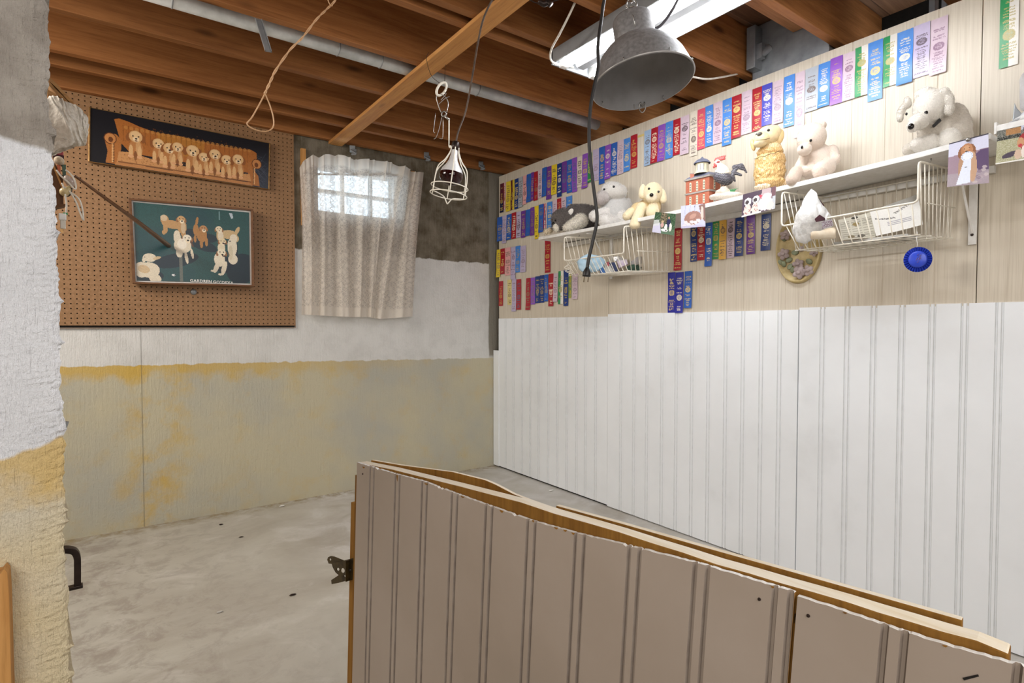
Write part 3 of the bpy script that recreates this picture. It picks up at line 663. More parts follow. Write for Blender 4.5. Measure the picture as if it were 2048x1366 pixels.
# arms with studs, seat roll
for cx_, sg in ((.105, 1), (.915, -1)):
    I.poly([(cx_-.035, .55), (cx_-.02, .42), (cx_+.02, .40), (cx_+.05*sg, .5), (cx_+.045*sg, .75), (cx_+.045*sg, .97), (cx_-.03*sg, .97), (cx_-.02*sg, .75)], '#a96a33', nz=.15)
    I.ell(cx_-.008*sg, .5, .032, .11, '#c08149', 0, 1, .12); I.ell(cx_-.008*sg, .5, .032, .11, '#5c3014', ring=.14); I.ell(cx_-.006*sg, .52, .012, .05, '#6b3b1a')
    for k in range(12): I.ell(cx_+.005*sg, .6+.03*k, .005, .012, '#e0b078'); I.ell(cx_+.011*sg, .61+.03*k, .004, .008, '#3c2010')
I.poly([(.14, .72), (.2, .70), (.3, .76), (.42, .80), (.55, .80), (.7, .8), (.82, .76), (.88, .74), (.89, .9), (.7, .92), (.4, .92), (.2, .93), (.13, .96)], '#c38d58', nz=.12)
for k in range(200): I.ell(random.uniform(.15, .87), random.uniform(.74, .9), .003, .01, '#8c5427', 0, .5)
I.line((.14, .915), (.89, .905), .012, '#6e3d1c', .8); I.poly([(.13, .93), (.88, .92), (.9, .985), (.12, .985)], '#b67d4a', nz=.12)
for u_, v_, s_, tl in ((.225, .36, .105, 0), (.345, .42, .095, -8), (.405, .47, .1, 5), (.45, .42, .09, 0), (.535, .44, .11, 4), (.6, .53, .09, 0), (.665, .43, .1, 0), (.735, .5, .095, 6), (.805, .45, .1, 4)): puppy(I, u_, v_+.02, s_*1.62, tl)
po = thing('puppy_poster', 'long dark poster of golden puppies in a row on a tufted sofa', 'poster', (.37, 3.70, 1.97))
PY = 3.695
c4 = [hit(x, y, 1, PY) for x, y in ((181, 216), (538, 287), (536, 378), (180, 323))]
sheet('poster_print', I, quadP(*c4), M['print'], po)
def framebars(c, wd, th, mat, parent, name='frame', back=.012, yv=Vector((0, 1, 0))):
    for i in range(4):
        a, b_ = Vector(c[i]), Vector(c[(i+1) % 4]); cen = sum((Vector(q) for q in c), Vector())/4
        ua, ub = (a-cen).normalized()*wd*1.25, (b_-cen).normalized()*wd*1.25
        MB().prism([a-yv*th, b_-yv*th, b_+ub-yv*th, a+ua-yv*th], yv*(th+back)).build(name, mat, parent, bevel=.001)
framebars(c4, .006, .006, M['goldframe'], po, 'frame_bar')
MB().prism([p+Vector((0, .004, 0)) for p in c4], (0, .01, 0)).build('backing_board', M['dark'], po)

# ============================================================ FRAMED PICTURE OF SEVEN DOGS ON GRASS
def dog(I, pts_body, col, shade=None):
    for (u, v, ru, rv, rot) in pts_body: I.ell(u, v, ru, rv, col, rot, nz=.12)
W2, H2 = 250, 186; I = Img(W2, H2, '#1e4a49', 1.33)
I.a *= (1+.5*(np.random.rand(H2, W2, 1)-.5)).astype(np.float32)
for k in range(9): I.ell(random.random(), random.random(), .18, .14, '#173f48', 0, .35, .3)
for e in ((.47, .35, .12, .06, 0), (.57, .5, .13, .07, 20), (.33, .72, .2, .09, -15), (.62, .40, .08, .06, 0), (.92, .8, .14, .22, 25), (.84, .55, .05, .22, 0), (.10, .93, .12, .08, 0), (.75, .75, .08, .12, 0)): I.ell(*e[:4], '#0e1c2d', e[4], .85, .2)
I.rect(.355, .62, .385, 1, '#6e6f66', .8, .15)
cr, go, br = '#d8c9ae', '#b98f5c', '#8f5f36'
def dg(I, u, v, s, hc, bc, pts):   # head at (u, v), body given as ellipses
    dog(I, pts, bc); I.ell(u-.028*s, v+.01*s, .012*s, .03*s, br, 15); I.ell(u+.028*s, v+.01*s, .012*s, .03*s, br, -15)
    I.ell(u, v, .03*s, .04*s, hc, 0, nz=.08); I.ell(u+.005*s, v+.03*s, .016*s, .022*s, '#ead9bb'); I.ell(u+.006*s, v+.022*s, .008*s, .009*s, '#20150f')
    for q in (-.012, .014): I.ell(u+q*s, v-.006*s, .0045*s, .006*s, '#20150f')
dg(I, .385, .17, 1.1, '#c39a66', go, [(.31, .25, .09, .055, 8), (.245, .19, .035, .06, 0), (.25, .3, .02, .07, 0), (.235, .36, .015, .03, 0), (.39, .27, .04, .09, 0), (.4, .36, .02, .05, 0)])
I.ell(.24, .17, .03, .04, cr, 0, .6, .2); I.ell(.4, .28, .02, .08, cr, 0, .5, .2)
dg(I, .575, .27, 1.0, '#b58250', '#a9773f', [(.56, .36, .045, .1, 0), (.51, .3, .025, .08, 0), (.52, .18, .012, .06, 10), (.555, .48, .014, .06, 0), (.6, .45, .014, .06, 0), (.5, .42, .012, .05, 0)])
dg(I, .715, .265, 1.0, '#dccdb0', '#c3a77a', [(.8, .33, .085, .06, -4), (.73, .35, .04, .09, 0), (.885, .27, .018, .06, 25), (.72, .45, .014, .06, 0), (.87, .38, .03, .05, 0)])
I.ell(.73, .36, .025, .08, '#e6dcc8', 0, .7, .15)
dg(I, .43, .42, 1.25, '#e2d8c4', '#ddd0b8', [(.39, .52, .075, .1, 20), (.345, .41, .03, .09, 0), (.42, .68, .014, .08, -8), (.47, .62, .012, .07, -8), (.36, .6, .03, .08, 0)])
I.ell(.385, .5, .04, .07, '#efe6d6', 0, .8, .1); I.ell(.47, .49, .008, .05, '#5b3a2a', -20)
dg(I, .745, .43, 1.05, '#ddcaa4', '#dccdb0', [(.735, .52, .035, .07, 0)])
I.ell(.76, .46, .016, .008, '#3a2018')
dg(I, .735, .585, 1.25, '#e6dac0', '#e2d6be', [(.715, .68, .05, .1, 0), (.685, .79, .022, .08, 20), (.755, .8, .022, .1, 15), (.66, .84, .03, .014, 0), (.72, .885, .022, .016, 0)])
I.ell(.755, .63, .016, .009, '#3a2018')
dog(I, [(.835, .5, .045, .13, 0), (.85, .38, .035, .06, 0), (.84, .67, .045, .07, 0)], '#ddd2bb'); I.ell(.82, .58, .02, .1, '#c2b391', 0, .6, .2); I.ell(.815, .42, .008, .008, '#20150f')
dog(I, [(.11, .7, .055, .055, 0), (.065, .72, .015, .045, 10), (.1, .86, .09, .1, 0), (.04, .86, .06, .1, 0), (.15, .97, .05, .06, 30)], '#d9cdb6')
I.ell(.17, .70, .035, .02, '#cdb28a', -20, .9); I.ell(.06, .85, .05, .05, '#c3a06e', 20, .7, .2); I.ell(.07, .695, .005, .006, '#20150f')
I.ell(.305, .915, .017, .013, '#e8e8ea'); I.ell(.315, .915, .006, .007, '#20202a')
I.rect(.715, .02, .73, .14, '#7fa1a6', .6); I.poly([(.81, .03), (.84, .03), (.85, .1), (.83, .11)], '#c5d0d8', .85)
fm = thing('framed_dog_photograph', 'brown framed photograph of golden dogs on dark green grass, hung on the pegboard', 'picture', (.4, 3.67, 1.35))
c4 = [hit(x, y, 1, 3.672) for x, y in ((263, 401), (501, 422), (503, 570), (271, 564))]
c5 = [hit(x, y, 1, 3.670) for x, y in ((266.5, 404), (498, 425), (500, 567), (274, 561))]
MB().prism([p+Vector((0, .0015, 0)) for p in c4], (0, .004, 0)).build('mat_board', M['white'], fm)
sheet('photo_print', I, quadP(*c5), M['print'], fm)
framebars(c4, .013, .016, M['walnut'], fm, 'frame_bar', .03)
# lettering as on the photograph, blocky pale capitals
def text(name, s, size, mat, parent, loc, rot=(math.pi/2, 0, 0), ext=.0003, font=None, space=1.05, off=.0):
    cu = bpy.data.curves.new('t', 'FONT'); cu.body = s; cu.size = size; cu.extrude = ext; cu.space_character = space; cu.offset = off; cu.resolution_u = 2
    o = bpy.data.objects.new('t', cu); COL.objects.link(o); o.rotation_euler = rot; o.location = loc; bpy.context.view_layer.update()
    me = bpy.data.meshes.new_from_object(o.evaluated_get(bpy.context.evaluated_depsgraph_get())); me.transform(o.matrix_world); bpy.data.objects.remove(o)
    me.materials.clear(); me.name = name; return mkobj(name, me, mat, parent)
pL = hit(380, 563.5, 1, 3.667)
for wd_, dx_ in (("GARDREN", 0), ("GO'", .119), ("DEXA", .165)):
    q_ = text('lettering', wd_, .0225, M['white'], fm, (pL.x+dx_*.98, 3.6675, pL.z-dx_*.022), rot=(math.pi/2, 0.018, 0), space=1.1, off=.0006); q_['kind'] = 'stuff'
q = MB(); hp = hit(387, 405, 1, 3.69); hq = hit(387, 383, 1, 3.70)
q.tube([hp+Vector((-.005, 0, 0)), hq, hp+Vector((.005, 0, 0))], .0016, 6); q.tube([hq+Vector((-.008, -.004, .002)), hq+Vector((.008, -.004, .002))], .003, 8)
tag(q.build('pegboard_hook', M['steel'], origin=tuple(hq)), 'small metal pegboard hook holding up the framed dog picture', 'hook')
# brown rod leaning across the framed picture
a_, b_ = hit(150, 352, 1, 2.03), hit(337, 491, 1, 3.655)
MB_ = MB().tube([a_, a_.lerp(b_, .5)+Vector((0, 0, .004)), b_], [.0035, .0085, .013], 10)
tag(MB_.build('wooden_rod', M['walnut'], origin=tuple(b_), smooth=True), 'thin reddish brown rod sticking out in front of the framed dog picture', 'rod')

# ============================================================ RIBBONS
RC = {'maroon': ('#5c2030', 'dark maroon'), 'navy': ('#1d3a7e', 'navy blue'), 'blue': ('#2d5fb4', 'blue'), 'sky': ('#4a86d2', 'bright blue'), 'royal': ('#2b2f96', 'royal blue'),
      'yellow': ('#e3c733', 'yellow'), 'grey': ('#a8adb5', 'light grey'), 'pink': ('#e2a6a6', 'pink'), 'purple': ('#6d3a94', 'purple'), 'violet': ('#8a52b8', 'violet'), 'red': ('#a8202f', 'red'),
      'pale': ('#cdb8c4', 'pale pink'), 'lilac': ('#bcb0cc', 'pale lilac'), 'cream': ('#dcd2c2', 'cream'), 'green': ('#2f8a4e', 'green'), 'ltblue': ('#9cb6d4', 'pale blue'), 'gold': ('#e0ae4e', 'golden yellow'),
      'rose': ('#d2566a', 'rose red'), 'pyellow': ('#d9c984', 'pale yellow'), 'ygreen': ('#7f9a3a', 'yellow green'), 'my': ('#5c2030', 'maroon and yellow striped'), 'rw': ('#b03040', 'red and white striped'), 'gw': ('#2c8f55', 'green and white split'), 'bluevio': ('#4448b4', 'blue violet')}
def crop(ox, oy, sc, rows): return [(ox+a*sc, ox+b_*sc, oy+c*sc, oy+d*sc, k) for a, b_, c, d, k in rows]
A_ = crop(980, 240, .161, [(125, 170, 790, 1150, 'maroon'), (172, 203, 775, 1110, 'rw'), (203, 258, 765, 1135, 'yellow'), (257, 310, 745, 1115, 'my'), (308, 358, 730, 1105, 'navy'), (358, 410, 710, 1085, 'grey'), (410, 458, 690, 1050, 'pink'),
   (455, 514, 670, 1020, 'blue'), (512, 548, 650, 1000, 'purple'), (545, 598, 640, 1000, 'red'), (598, 650, 620, 970, 'pale'), (650, 706, 590, 950, 'blue'), (705, 768, 575, 985, 'purple'), (768, 836, 555, 925, 'yellow'),
   (836, 893, 540, 955, 'navy'), (893, 955, 515, 900, 'purple'), (955, 1022, 495, 905, 'blue'), (1020, 1085, 470, 895, 'violet'), (1083, 1148, 455, 835, 'cream'), (1148, 1222, 420, 850, 'violet'), (1218, 1268, 410, 775, 'green'),
   (1280, 1355, 365, 755, 'lilac'), (1360, 1430, 335, 795, 'blue'), (1432, 1505, 310, 735, 'violet'), (1508, 1585, 285, 695, 'blue'), (1585, 1663, 250, 675, 'pale'), (1665, 1745, 230, 640, 'sky'), (1748, 1832, 185, 600, 'red')])
B_ = crop(1270, 60, .2049, [(92, 157, 980, 1325, 'ltblue'), (160, 226, 955, 1300, 'red'), (228, 298, 925, 1280, 'violet'), (300, 372, 895, 1255, 'sky'), (374, 446, 870, 1220, 'red'), (448, 533, 840, 1215, 'pale'), (537, 612, 795, 1230, 'cream'),
   (612, 688, 770, 1165, 'rose'), (690, 766, 740, 1135, 'sky'), (768, 856, 705, 1110, 'pale'), (858, 948, 675, 1125, 'sky'), (950, 1043, 640, 1055, 'red'), (1045, 1145, 595, 1015, 'pale'), (1148, 1241, 565, 985, 'red'),
   (1243, 1343, 530, 930, 'bluevio'), (1345, 1450, 495, 915, 'pale')])
B_ += crop(1560, 0, .1758, [(47, 170, 860, 1440, 'sky'), (177, 288, 820, 1560, 'pale'), (290, 438, 770, 1265, 'grey'), (440, 575, 715, 1215, 'sky'), (577, 717, 650, 1185, 'violet'), (720, 858, 600, 1140, 'pale'), (860, 1005, 530, 1095, 'gw'),
   (1008, 1175, 470, 1140, 'sky'), (1180, 1335, 405, 980, 'gw'), (1338, 1520, 350, 955, 'sky'), (1525, 1712, 275, 870, 'lilac'), (1722, 1915, 205, 840, 'pale')])
G_ = [(2001, 2039, -20, 133, 'gw'), (2043, 2079, -45, 97, 'sky')]
R2 = crop(980, 390, .1758, [(82, 143, 250, 525, 'blue'), (141, 190, 235, 550, 'lilac'), (190, 246, 220, 510, 'blue'), (248, 301, 200, 498, 'red'), (302, 355, 190, 485, 'lilac'), (357, 406, 180, 485, 'purple'), (408, 458, 165, 465, 'blue'), (460, 508, 140, 460, 'purple'),
   (509, 555, 125, 500, 'yellow'), (556, 612, 105, 425, 'blue'), (613, 650, 95, 380, 'rw'), (652, 710, 80, 400, 'sky'), (712, 763, 60, 380, 'pale'), (765, 814, 40, 360, 'red'), (815, 867, 22, 350, 'pale'), (868, 935, 15, 340, 'sky')])
R3 = crop(980, 390, .1758, [(76, 122, 620, 935, 'yellow'), (121, 172, 610, 900, 'red'), (173, 238, 600, 915, 'pink'), (240, 293, 590, 960, 'lilac'), (293, 348, 580, 880, 'sky'), (349, 412, 580, 880, 'lilac'), (625, 688, 510, 885, 'red')])
R4 = crop(980, 390, .1758, [(100, 148, 980, 1262, 'red'), (200, 248, 965, 1250, 'pyellow'), (250, 300, 950, 1325, 'lilac'), (303, 356, 958, 1305, 'red'), (411, 463, 945, 1308, 'red'), (465, 515, 940, 1245, 'violet'), (516, 568, 925, 1230, 'navy'), (569, 619, 912, 1225, 'navy'), (620, 664, 905, 1210, 'blue'),
   (666, 722, 895, 1265, 'red'), (724, 775, 890, 1215, 'pale'), (780, 838, 865, 1240, 'gw'), (840, 893, 850, 1262, 'navy'), (895, 925, 905, 1170, 'ygreen'), (940, 1000, 900, 1185, 'pale')])
R5 = crop(1330, 440, .1464, [(130, 237, 60, 690, 'red'), (352, 443, 0, 570, 'navy'), (446, 552, 0, 550, 'red'), (553, 652, -50, 635, 'blue'), (655, 745, -40, 535, 'green'), (748, 845, -50, 540, 'gold'), (848, 952, -55, 520, 'pale'), (964, 1080, -60, 495, 'navy'),
   (1118, 1235, -60, 468, 'purple'), (1322, 1453, -80, 418, 'navy')])
R6 = crop(1330, 440, .1464, [(42, 144, 718, 1275, 'royal'), (147, 255, 715, 1272, 'royal'), (272, 376, 700, 1205, 'blue')])
ORD = ['first', 'second', 'third', 'fourth', 'fifth', 'sixth', 'seventh', 'eighth', 'ninth', 'tenth', 'eleventh', 'twelfth', 'thirteenth', 'fourteenth', 'fifteenth', 'sixteenth', 'seventeenth', 'eighteenth', 'nineteenth', 'twentieth'] + ['twenty-'+x for x in ('first', 'second', 'third', 'fourth', 'fifth', 'sixth', 'seventh', 'eighth')]
GRP = 'award ribbons pinned in rows on the panelled wall'
def ribbon(x0, x1, ya, yb2, kind, label, layer=0):
    xm = (x0+x1)/2; ptop = hit(xm, ya, 0, XU-.003); pb = hit(xm, yb2, 0, XU-.003); yl = hit(x0, ya, 0, XU-.003).y; yr = hit(x1, ya, 0, XU-.003).y
    wdt = x1-x0; nw = 10 if wdt < 10 else (12 if wdt < 15 else (18 if wdt < 22 else 24)); nh = int(nw*4.6); base = RC[kind][0]; I = Img(nw, nh, base, .21)
    light = kind in ('pale', 'lilac', 'cream', 'grey', 'ltblue', 'pink', 'pyellow', 'yellow', 'gold'); ink = random.choice(['#6b5a52', '#4a4040', '#8a7868']) if light else random.choice(['#d9c27a', '#c8a857', '#e6dcc0'])
    if kind == 'pale' or kind == 'lilac': ink = random.choice(['#8d6d84', '#5a4a52', '#9b8795'])
    if wdt < 11 and not light and random.random() < .6: ink = random.choice(['#4c6a86', '#8a7a5c', '#b59a54'])
    if kind == 'my': I.rect(.5, 0, 1, 1, '#dcc03a'); I.rect(.0, 0, .12, 1, '#dcc03a')
    if kind == 'rw': I.rect(.35, 0, .6, 1, '#e0d4d4'); I.rect(.85, 0, 1, 1, '#e0d4d4')
    if kind == 'gw': I.rect(.5, 0, 1, 1, '#e4e0d8'); ink = '#b5a76a'
    if kind == 'ygreen': I.rect(.5, 0, .8, 1, '#d0b640')
    if kind == 'maroon': I.rect(0, .6, 1, 1, '#1c2344')
    lay = random.randint(0, 3); seal = (.5, .58, .62, .33)[lay] if wdt > 9 else .62
    A2 = .21; I.ell(.5, seal, .34, .34*A2, ink, 0, .85); I.ell(.5, seal, .22, .22*A2, base if kind != 'gw' else '#9fae8c', 0, .55, .2)
    if wdt > 15: I.speckle(((I.U-.5)**2/.08+(I.V-seal)**2/(.08*A2*A2)) < 1, ink, .5, .9)
    v_ = .14
    while v_ < .93:
        lh = random.choice([.018, .024, .03]) if wdt > 12 else .04
        if abs(v_-seal) > .34*A2+.02 and random.random() < .82:
            hw_ = random.uniform(.18, .4); m = (I.V >= v_) & (I.V < v_+max(lh, 1.01/nh)) & (abs(I.U-.5) < hw_); I.speckle(m, ink, .72, .8)
        v_ += lh*1.7
    zt_, zb_ = ptop.z, pb.z; xs = XU-.0035-layer*.0006; cur = random.uniform(.0, .006); ph = random.uniform(0, 6); skew = random.uniform(-.002, .002); curl = .02 if kind == 'violet' and yb2 > 375 and x1 < 1180 and x0 > 1160 else 0
    H = zt_-zb_; pk = 1 if wdt > 11 else 0
    def P(u, v):
        zz = zt_-H*v
        if v in (0, 1) and pk: zz += (.0016 if int(round(u*nw)) % 2 else 0)
        return (xs-cur*v*v-.0012*math.sin(v*9+ph)-.0008*math.sin(u*3.1)-curl*max(0, v-.9), yl+(yr-yl)*u+skew*v, zz)
    o = sheet('award_ribbon', I, P, M['satin'], origin=(xs, (yl+yr)/2, zt_)); tag(o, label, 'ribbon', GRP)
def row(R, tail, start=0):
    n = len(R)
    for i, r in enumerate(R):
        c = RC[r[4]][1]; L = RC[R[i-1][4]][1] if i else None; Rr = RC[R[i+1][4]][1] if i < n-1 else None
        if L and Rr: nb = 'between %s and %s ones' % (L.replace(' striped', '').replace(' split', ''), Rr.replace(' striped', '').replace(' split', '')) if L != Rr else 'between two %s ones' % L.replace(' striped', '').replace(' split', '')
        elif Rr: nb = 'left of the %s one' % Rr
        elif L: nb = 'right of the %s one' % L
        lab = '%s ribbon %s, %s' % (c, nb, tail % ORD[i]); wds = lab.split()
        if len(wds) > 16: lab = '%s ribbon, %s' % (c, tail % ORD[i])
        ribbon(*r, lab, layer=i % 3)
row(A_, '%s from corner, top row'); row(B_, '%s right of yellow tape, top row')
ribbon(*G_[0], 'green and white split ribbon cut by the right edge of the photo above the shelf'); 
row(R2, '%s from corner, second row'); row(R3[:6], '%s from corner, third row'); ribbon(*R3[6], 'lone red ribbon hanging just left of the left wire basket'); row(R4, '%s from corner, lowest row')
row(R5, '%s from left, under the shelf'); row(R6, '%s of three in the low trio')
pt = hit(1275+14, 269, 0, XU); a1, a2 = hit(1276, 271, 0, XU).y, hit(1288, 268, 0, XU).y
tag(MB().box((XU-.002, a2, pt.z-.006), (XU-.0004, a1, pt.z+.006)).build('tape_piece', M['yellowtape'], origin=tuple(pt)), 'small piece of yellow tape between the two halves of the top ribbon row', 'tape')

# ============================================================ SHELF
XF = 2.27
def shz(y): return np.interp(y, [.4, .56, .67, 1.1, 1.6, 2.2, 2.85], [1.752, 1.742, 1.732, 1.716, 1.702, 1.700, 1.710])
ys = [2.86, 2.6, 2.3, 2.0, 1.7, 1.4, 1.1, .9, .75, .56]; b = MB(); V = []
for y in ys:
    z = float(shz(y)); V += [(XF, y, z), (XW+.002, y, z), (XW+.002, y, z-.019), (XF, y, z-.019)]
F = [(4*i+k, 4*i+(k+1) % 4, 4*i+4+(k+1) % 4, 4*i+4+k) for i in range(len(ys)-1) for k in range(4)]+[(3, 2, 1, 0), tuple(4*(len(ys)-1)+k for k in range(4))]
sh = thing('display_shelf', 'long white wall shelf carrying the soft toys and figurines', 'shelf', (2.4, 1.7, 1.69))
b.add(V, F); b.build('shelf_board', M['white'], sh, bevel=.0015)
MB().box((XW-.019, .6, 1.66), (XW+.002, 2.86, 1.684)).build('wall_cleat', M['white'], sh)
for yb_ in (2.43, .66):
    q = MB(); q.box((XW-.004, yb_-.012, 1.42), (XW+.002, yb_+.012, 1.69)); q.box((XF+.03, yb_-.01, 1.676), (XW, yb_+.01, 1.684)); q.tube([(XW-.006, yb_, 1.46), (XW-.16, yb_, 1.676)], .004, 6); q.build('bracket', M['white'], sh, bevel=.001)
    MB().lathe((XW-.006, yb_, 1.455), (-1, 0, 0), [(0, .003), (.004, .002), (.005, 0)], 10).build('screw', M['darkmetal'], sh)
s2 = thing('second_shelf', 'white shelf starting at the right edge of the photo beyond the long shelf', 'shelf', (2.4, 0, 1.73))
MB().box((XF+.005, -1.2, 1.742), (XW+.002, .548, 1.762)).build('shelf_board', M['white'], s2, bevel=.0015)
MB().box((XF+.004, .546, 1.736), (XW, .552, 1.772)).build('end_cap', M['white'], s2)
# ============================================================ WIRE BASKETS UNDER THE SHELF
def basket(FL, FR, BL, BR, zt0, zt1, zl0, zl1, zb0, zb1, label, nwire, inset=.05):
    t = thing('wire_basket', label, 'basket', ((FL[0]+FR[0])/2, (FL[1]+FR[1])/2, zb0), 'white wire baskets under the shelf')
    V3 = lambda p, z: Vector((p[0], p[1], z)); fl, fr_, bl, br = (Vector((*p, 0)) for p in (FL, FR, BL, BR))
    # outline: back top corners, side tops, front uprights, front lip
    ft0, ft1, lp0, lp1 = V3(FL, zt0), V3(FR, zt1), V3(FL, zl0), V3(FR, zl1); bt0, bt1 = V3(BL, zt0-.005), V3(BR, zt1-.005)
    def rc(P, r=.012):   # round the corners of a polyline
        out = [P[0]]
        for i in range(1, len(P)-1):
            a, b_, c = P[i-1], P[i], P[i+1]; u = (a-b_).normalized()*r; v = (c-b_).normalized()*r
            out += [b_+u, b_+u*.3+v*.3, b_+v]
        return out+[P[-1]]
    MB().tube(rc([bt0, ft0, lp0, lp1, ft1, bt1]), .0040, 8).build('rim', M['wire'], t, smooth=True)
    MB().tube([bt0, bt1], .0026, 6).build('back_rim', M['wire'], t, smooth=True)
    ins = (bl-fl)*.16+(br-fr_)*0; dF = (fr_-fl).normalized()
    f0 = V3(FL, zb0)+(bl-fl)*.16+dF*inset*.55; f1 = V3(FR, zb1)+(br-fr_)*.16-dF*inset*.2; b0 = V3(BL, zb0)+dF*inset*.55; b1 = V3(BR, zb1)-dF*inset*.2
    def wire(P, nm='wire'): MB().tube(rc(P, .008), .0021, 6).build(nm, M['wire'], t, smooth=True)
    for i in range(nwire+1):    # front lip, under the floor, up the back
        k = (i+.5)/(nwire+1); a = lp0.lerp(lp1, k); wire([a, f0.lerp(f1, k), b0.lerp(b1, k), bt0.lerp(bt1, k)])
    for (A0, A1, Lp, B0, fb, bb, Bt) in ((ft0, ft0, lp0, bt0, f0, b0, bt0), (ft1, ft1, lp1, bt1, f1, b1, bt1)):
        for i in range(9):
            k = (i+.35)/9.2; top = A0.lerp(B0, k); low = fb.lerp(bb, k); wire([top, low])
        mid0, mid1 = A0.lerp(fb, .55), B0.lerp(bb, .55); wire([mid0.lerp(mid1, .22), mid1])
    for k in (0, .33, .66, 1): wire([f0.lerp(b0, k), f1.lerp(b1, k)], 'floor_wire')
    for P in (ft0.lerp(bt0, .35), ft1.lerp(bt1, .3)):
        zs_ = float(shz(P.y))-.019; q = MB().tube([P+Vector((0, .004, -.004)), P+Vector((0, .006, .006)), P+Vector((0, 0, .014)), Vector((P.x, P.y, zs_))], .0022, 6); q.build('cup_hook', M['steel'], t, smooth=True)
    return t, f0, f1, b0, b1
bk1 = basket((2.25, 2.58), (2.235, 2.08), (2.475, 2.44), (2.47, 1.955), 1.672, 1.664, 1.527, 1.519, 1.432, 1.428, 'smaller white wire basket at the left, filled with blue cloth and papers', 13)
bk2 = basket((2.25, 1.223), (2.25, .745), (2.475, 1.155), (2.475, .70), 1.680, 1.692, 1.541, 1.555, 1.440, 1.448, 'larger white wire basket at the right, holding a white bag and newspaper', 12)

# contents of the left basket
F1 = Fr(1200, 520, X=2.34)
def lump(name, fr, poly, thick, mat, label, cat, t=0, noise=.004, group=None, sub=3, parent=None):
    # crumpled solid: outline polygon in the plane of the thing, inflated and wrinkled
    P = [fr.m(x, y, t) for x, y in poly]; c = sum(P, Vector())/len(P); bm = bmesh.new(); vs = [bm.verts.new(p) for p in P]; bm.faces.new(vs)
    bmesh.ops.triangulate(bm, faces=bm.faces); bmesh.ops.subdivide_edges(bm, edges=bm.edges, cuts=sub, use_grid_fill=True)
    geo = bmesh.ops.extrude_face_region(bm, geom=bm.faces[:]); nv_ = [g for g in geo['geom'] if isinstance(g, bmesh.types.BMVert)]
    ed = {v for v in nv_ if any(len([f for f in e.link_faces]) == 2 and abs(e.link_faces[0].normal.dot(e.link_faces[1].normal)) < .5 for e in v.link_edges)}
    rr = max((p-c).length for p in P)
    for v in nv_:
        k = 1-min(1, (v.co-c).length/rr)*.75; v.co -= fr.L*(thick*k)+Vector([random.uniform(-noise, noise) for _ in range(3)])
    bmesh.ops.recalc_face_normals(bm, faces=bm.faces); me = bpy.data.meshes.new(name); bm.to_mesh(me); bm.free()
    o = mkobj(name, me, mat, parent, origin=None if parent else tuple(c), smooth=True); s_ = o.modifiers.new('s', 'SUBSURF'); s_.levels = s_.render_levels = 1
    if label: tag(o, label, cat, group)
    return o
lump('cloth', F1, [(1153, 523), (1166, 512), (1180, 508), (1200, 514), (1212, 522), (1206, 538), (1190, 545), (1170, 546), (1158, 541)], .07, M['bluecloth'], 'crumpled pale blue cloth in the left wire basket', 'cloth', .0, .005)
def slab(name, fr, quad, thick, mat, label, cat, t=0, parent=None, group=None):
    P = [fr.m(x, y, t) for x, y in quad]; o = MB().prism(P, fr.L*thick).build(name, mat, parent, origin=None if parent else tuple(P[0]), bevel=.0015)
    if label: tag(o, label, cat, group)
    return o
M['navyc'] = simple('navy_card', '#1d2f5e', '#16244c', .5); M['bluec'] = simple('blue_card', '#2d5f9c', '#254f86', .5); M['greyc'] = simple('grey_paper', '#c0beb8', '#a5a39d', .7); M['lilacc'] = simple('lilac_paper', '#d8c6e0', '#eae2ee', .6)
M['jar'] = simple('beige_jar', '#d8b898', '#e8dccb', .3); M['greenc'] = simple('dark_green_cloth', '#3e5a4a', '#2b4036', .8); M['slate'] = simple('slate_cloth', '#56626e', '#3f4953', .8); M['maroonc'] = simple('maroon_felt', '#4a1f2a', '#34141d', .8)
slab('folder', F1, [(1214, 526), (1230, 524), (1236, 542), (1224, 545)], .05, M['navyc'], 'navy blue folder standing in the left wire basket', 'folder', .02)
slab('folder', F1, [(1196, 534), (1206, 528), (1212, 545), (1203, 549)], .04, M['bluec'], 'small bright blue booklet beside the pale blue cloth in the basket', 'booklet', .03)
slab('paper', F1, [(1208, 528), (1217, 524), (1228, 544), (1213, 547)], .02, M['greyc'], 'grey folded paper between two blue booklets in the left basket', 'paper', .045)
slab('card', F1, [(1211, 525), (1218, 523), (1219, 531), (1214, 533)], .006, M['redcan'], 'small red tag on the navy folder in the left basket', 'tag', .055)
slab('card', F1, [(1234, 523), (1253, 518), (1256, 528), (1238, 536)], .03, M['lilacc'], 'lilac and white card in the middle of the left basket', 'card', .0)
lump('wrapper', F1, [(1224, 515), (1236, 511), (1248, 517), (1242, 523), (1228, 524)], .02, M['chrome'], 'shiny crumpled silver wrapper in the left basket', 'wrapper', -.02, .004)
lump('wrapper', F1, [(1258, 526), (1272, 515), (1284, 512), (1283, 528), (1266, 533)], .03, M['clear'], 'clear crumpled plastic wrapper at the right of the left basket', 'wrapper', .0, .004)
jf = thing('jar', 'beige jar with navy lid in the right end of the left basket', 'jar', tuple(F1.m(1290, 541, .0)))
jb = F1.m(1291, 540, .0); MB().lathe(jb, (0, 0, 1), [(0, 0), (.018, 0), (.019, .004), (.019, .026), (.014, .031)], 20).build('jar_body', M['jar'], jf, smooth=True); MB().lathe(jb+Vector((0, 0, .031)), (0, 0, 1), [(.0145, 0), (.0145, .01), (0, .011)], 20).build('lid', M['navyc'], jf)
lump('cloth', F1, [(1250, 534), (1270, 528), (1284, 534), (1280, 542), (1255, 543)], .03, M['greenc'], 'dark green cloth lying on the floor of the left basket', 'cloth', .0, .004)
lump('cloth', F1, [(1300, 527), (1313, 533), (1317, 540), (1300, 542)], .03, M['slate'], 'slate grey cloth in the far right corner of left basket', 'cloth', -.02, .003)
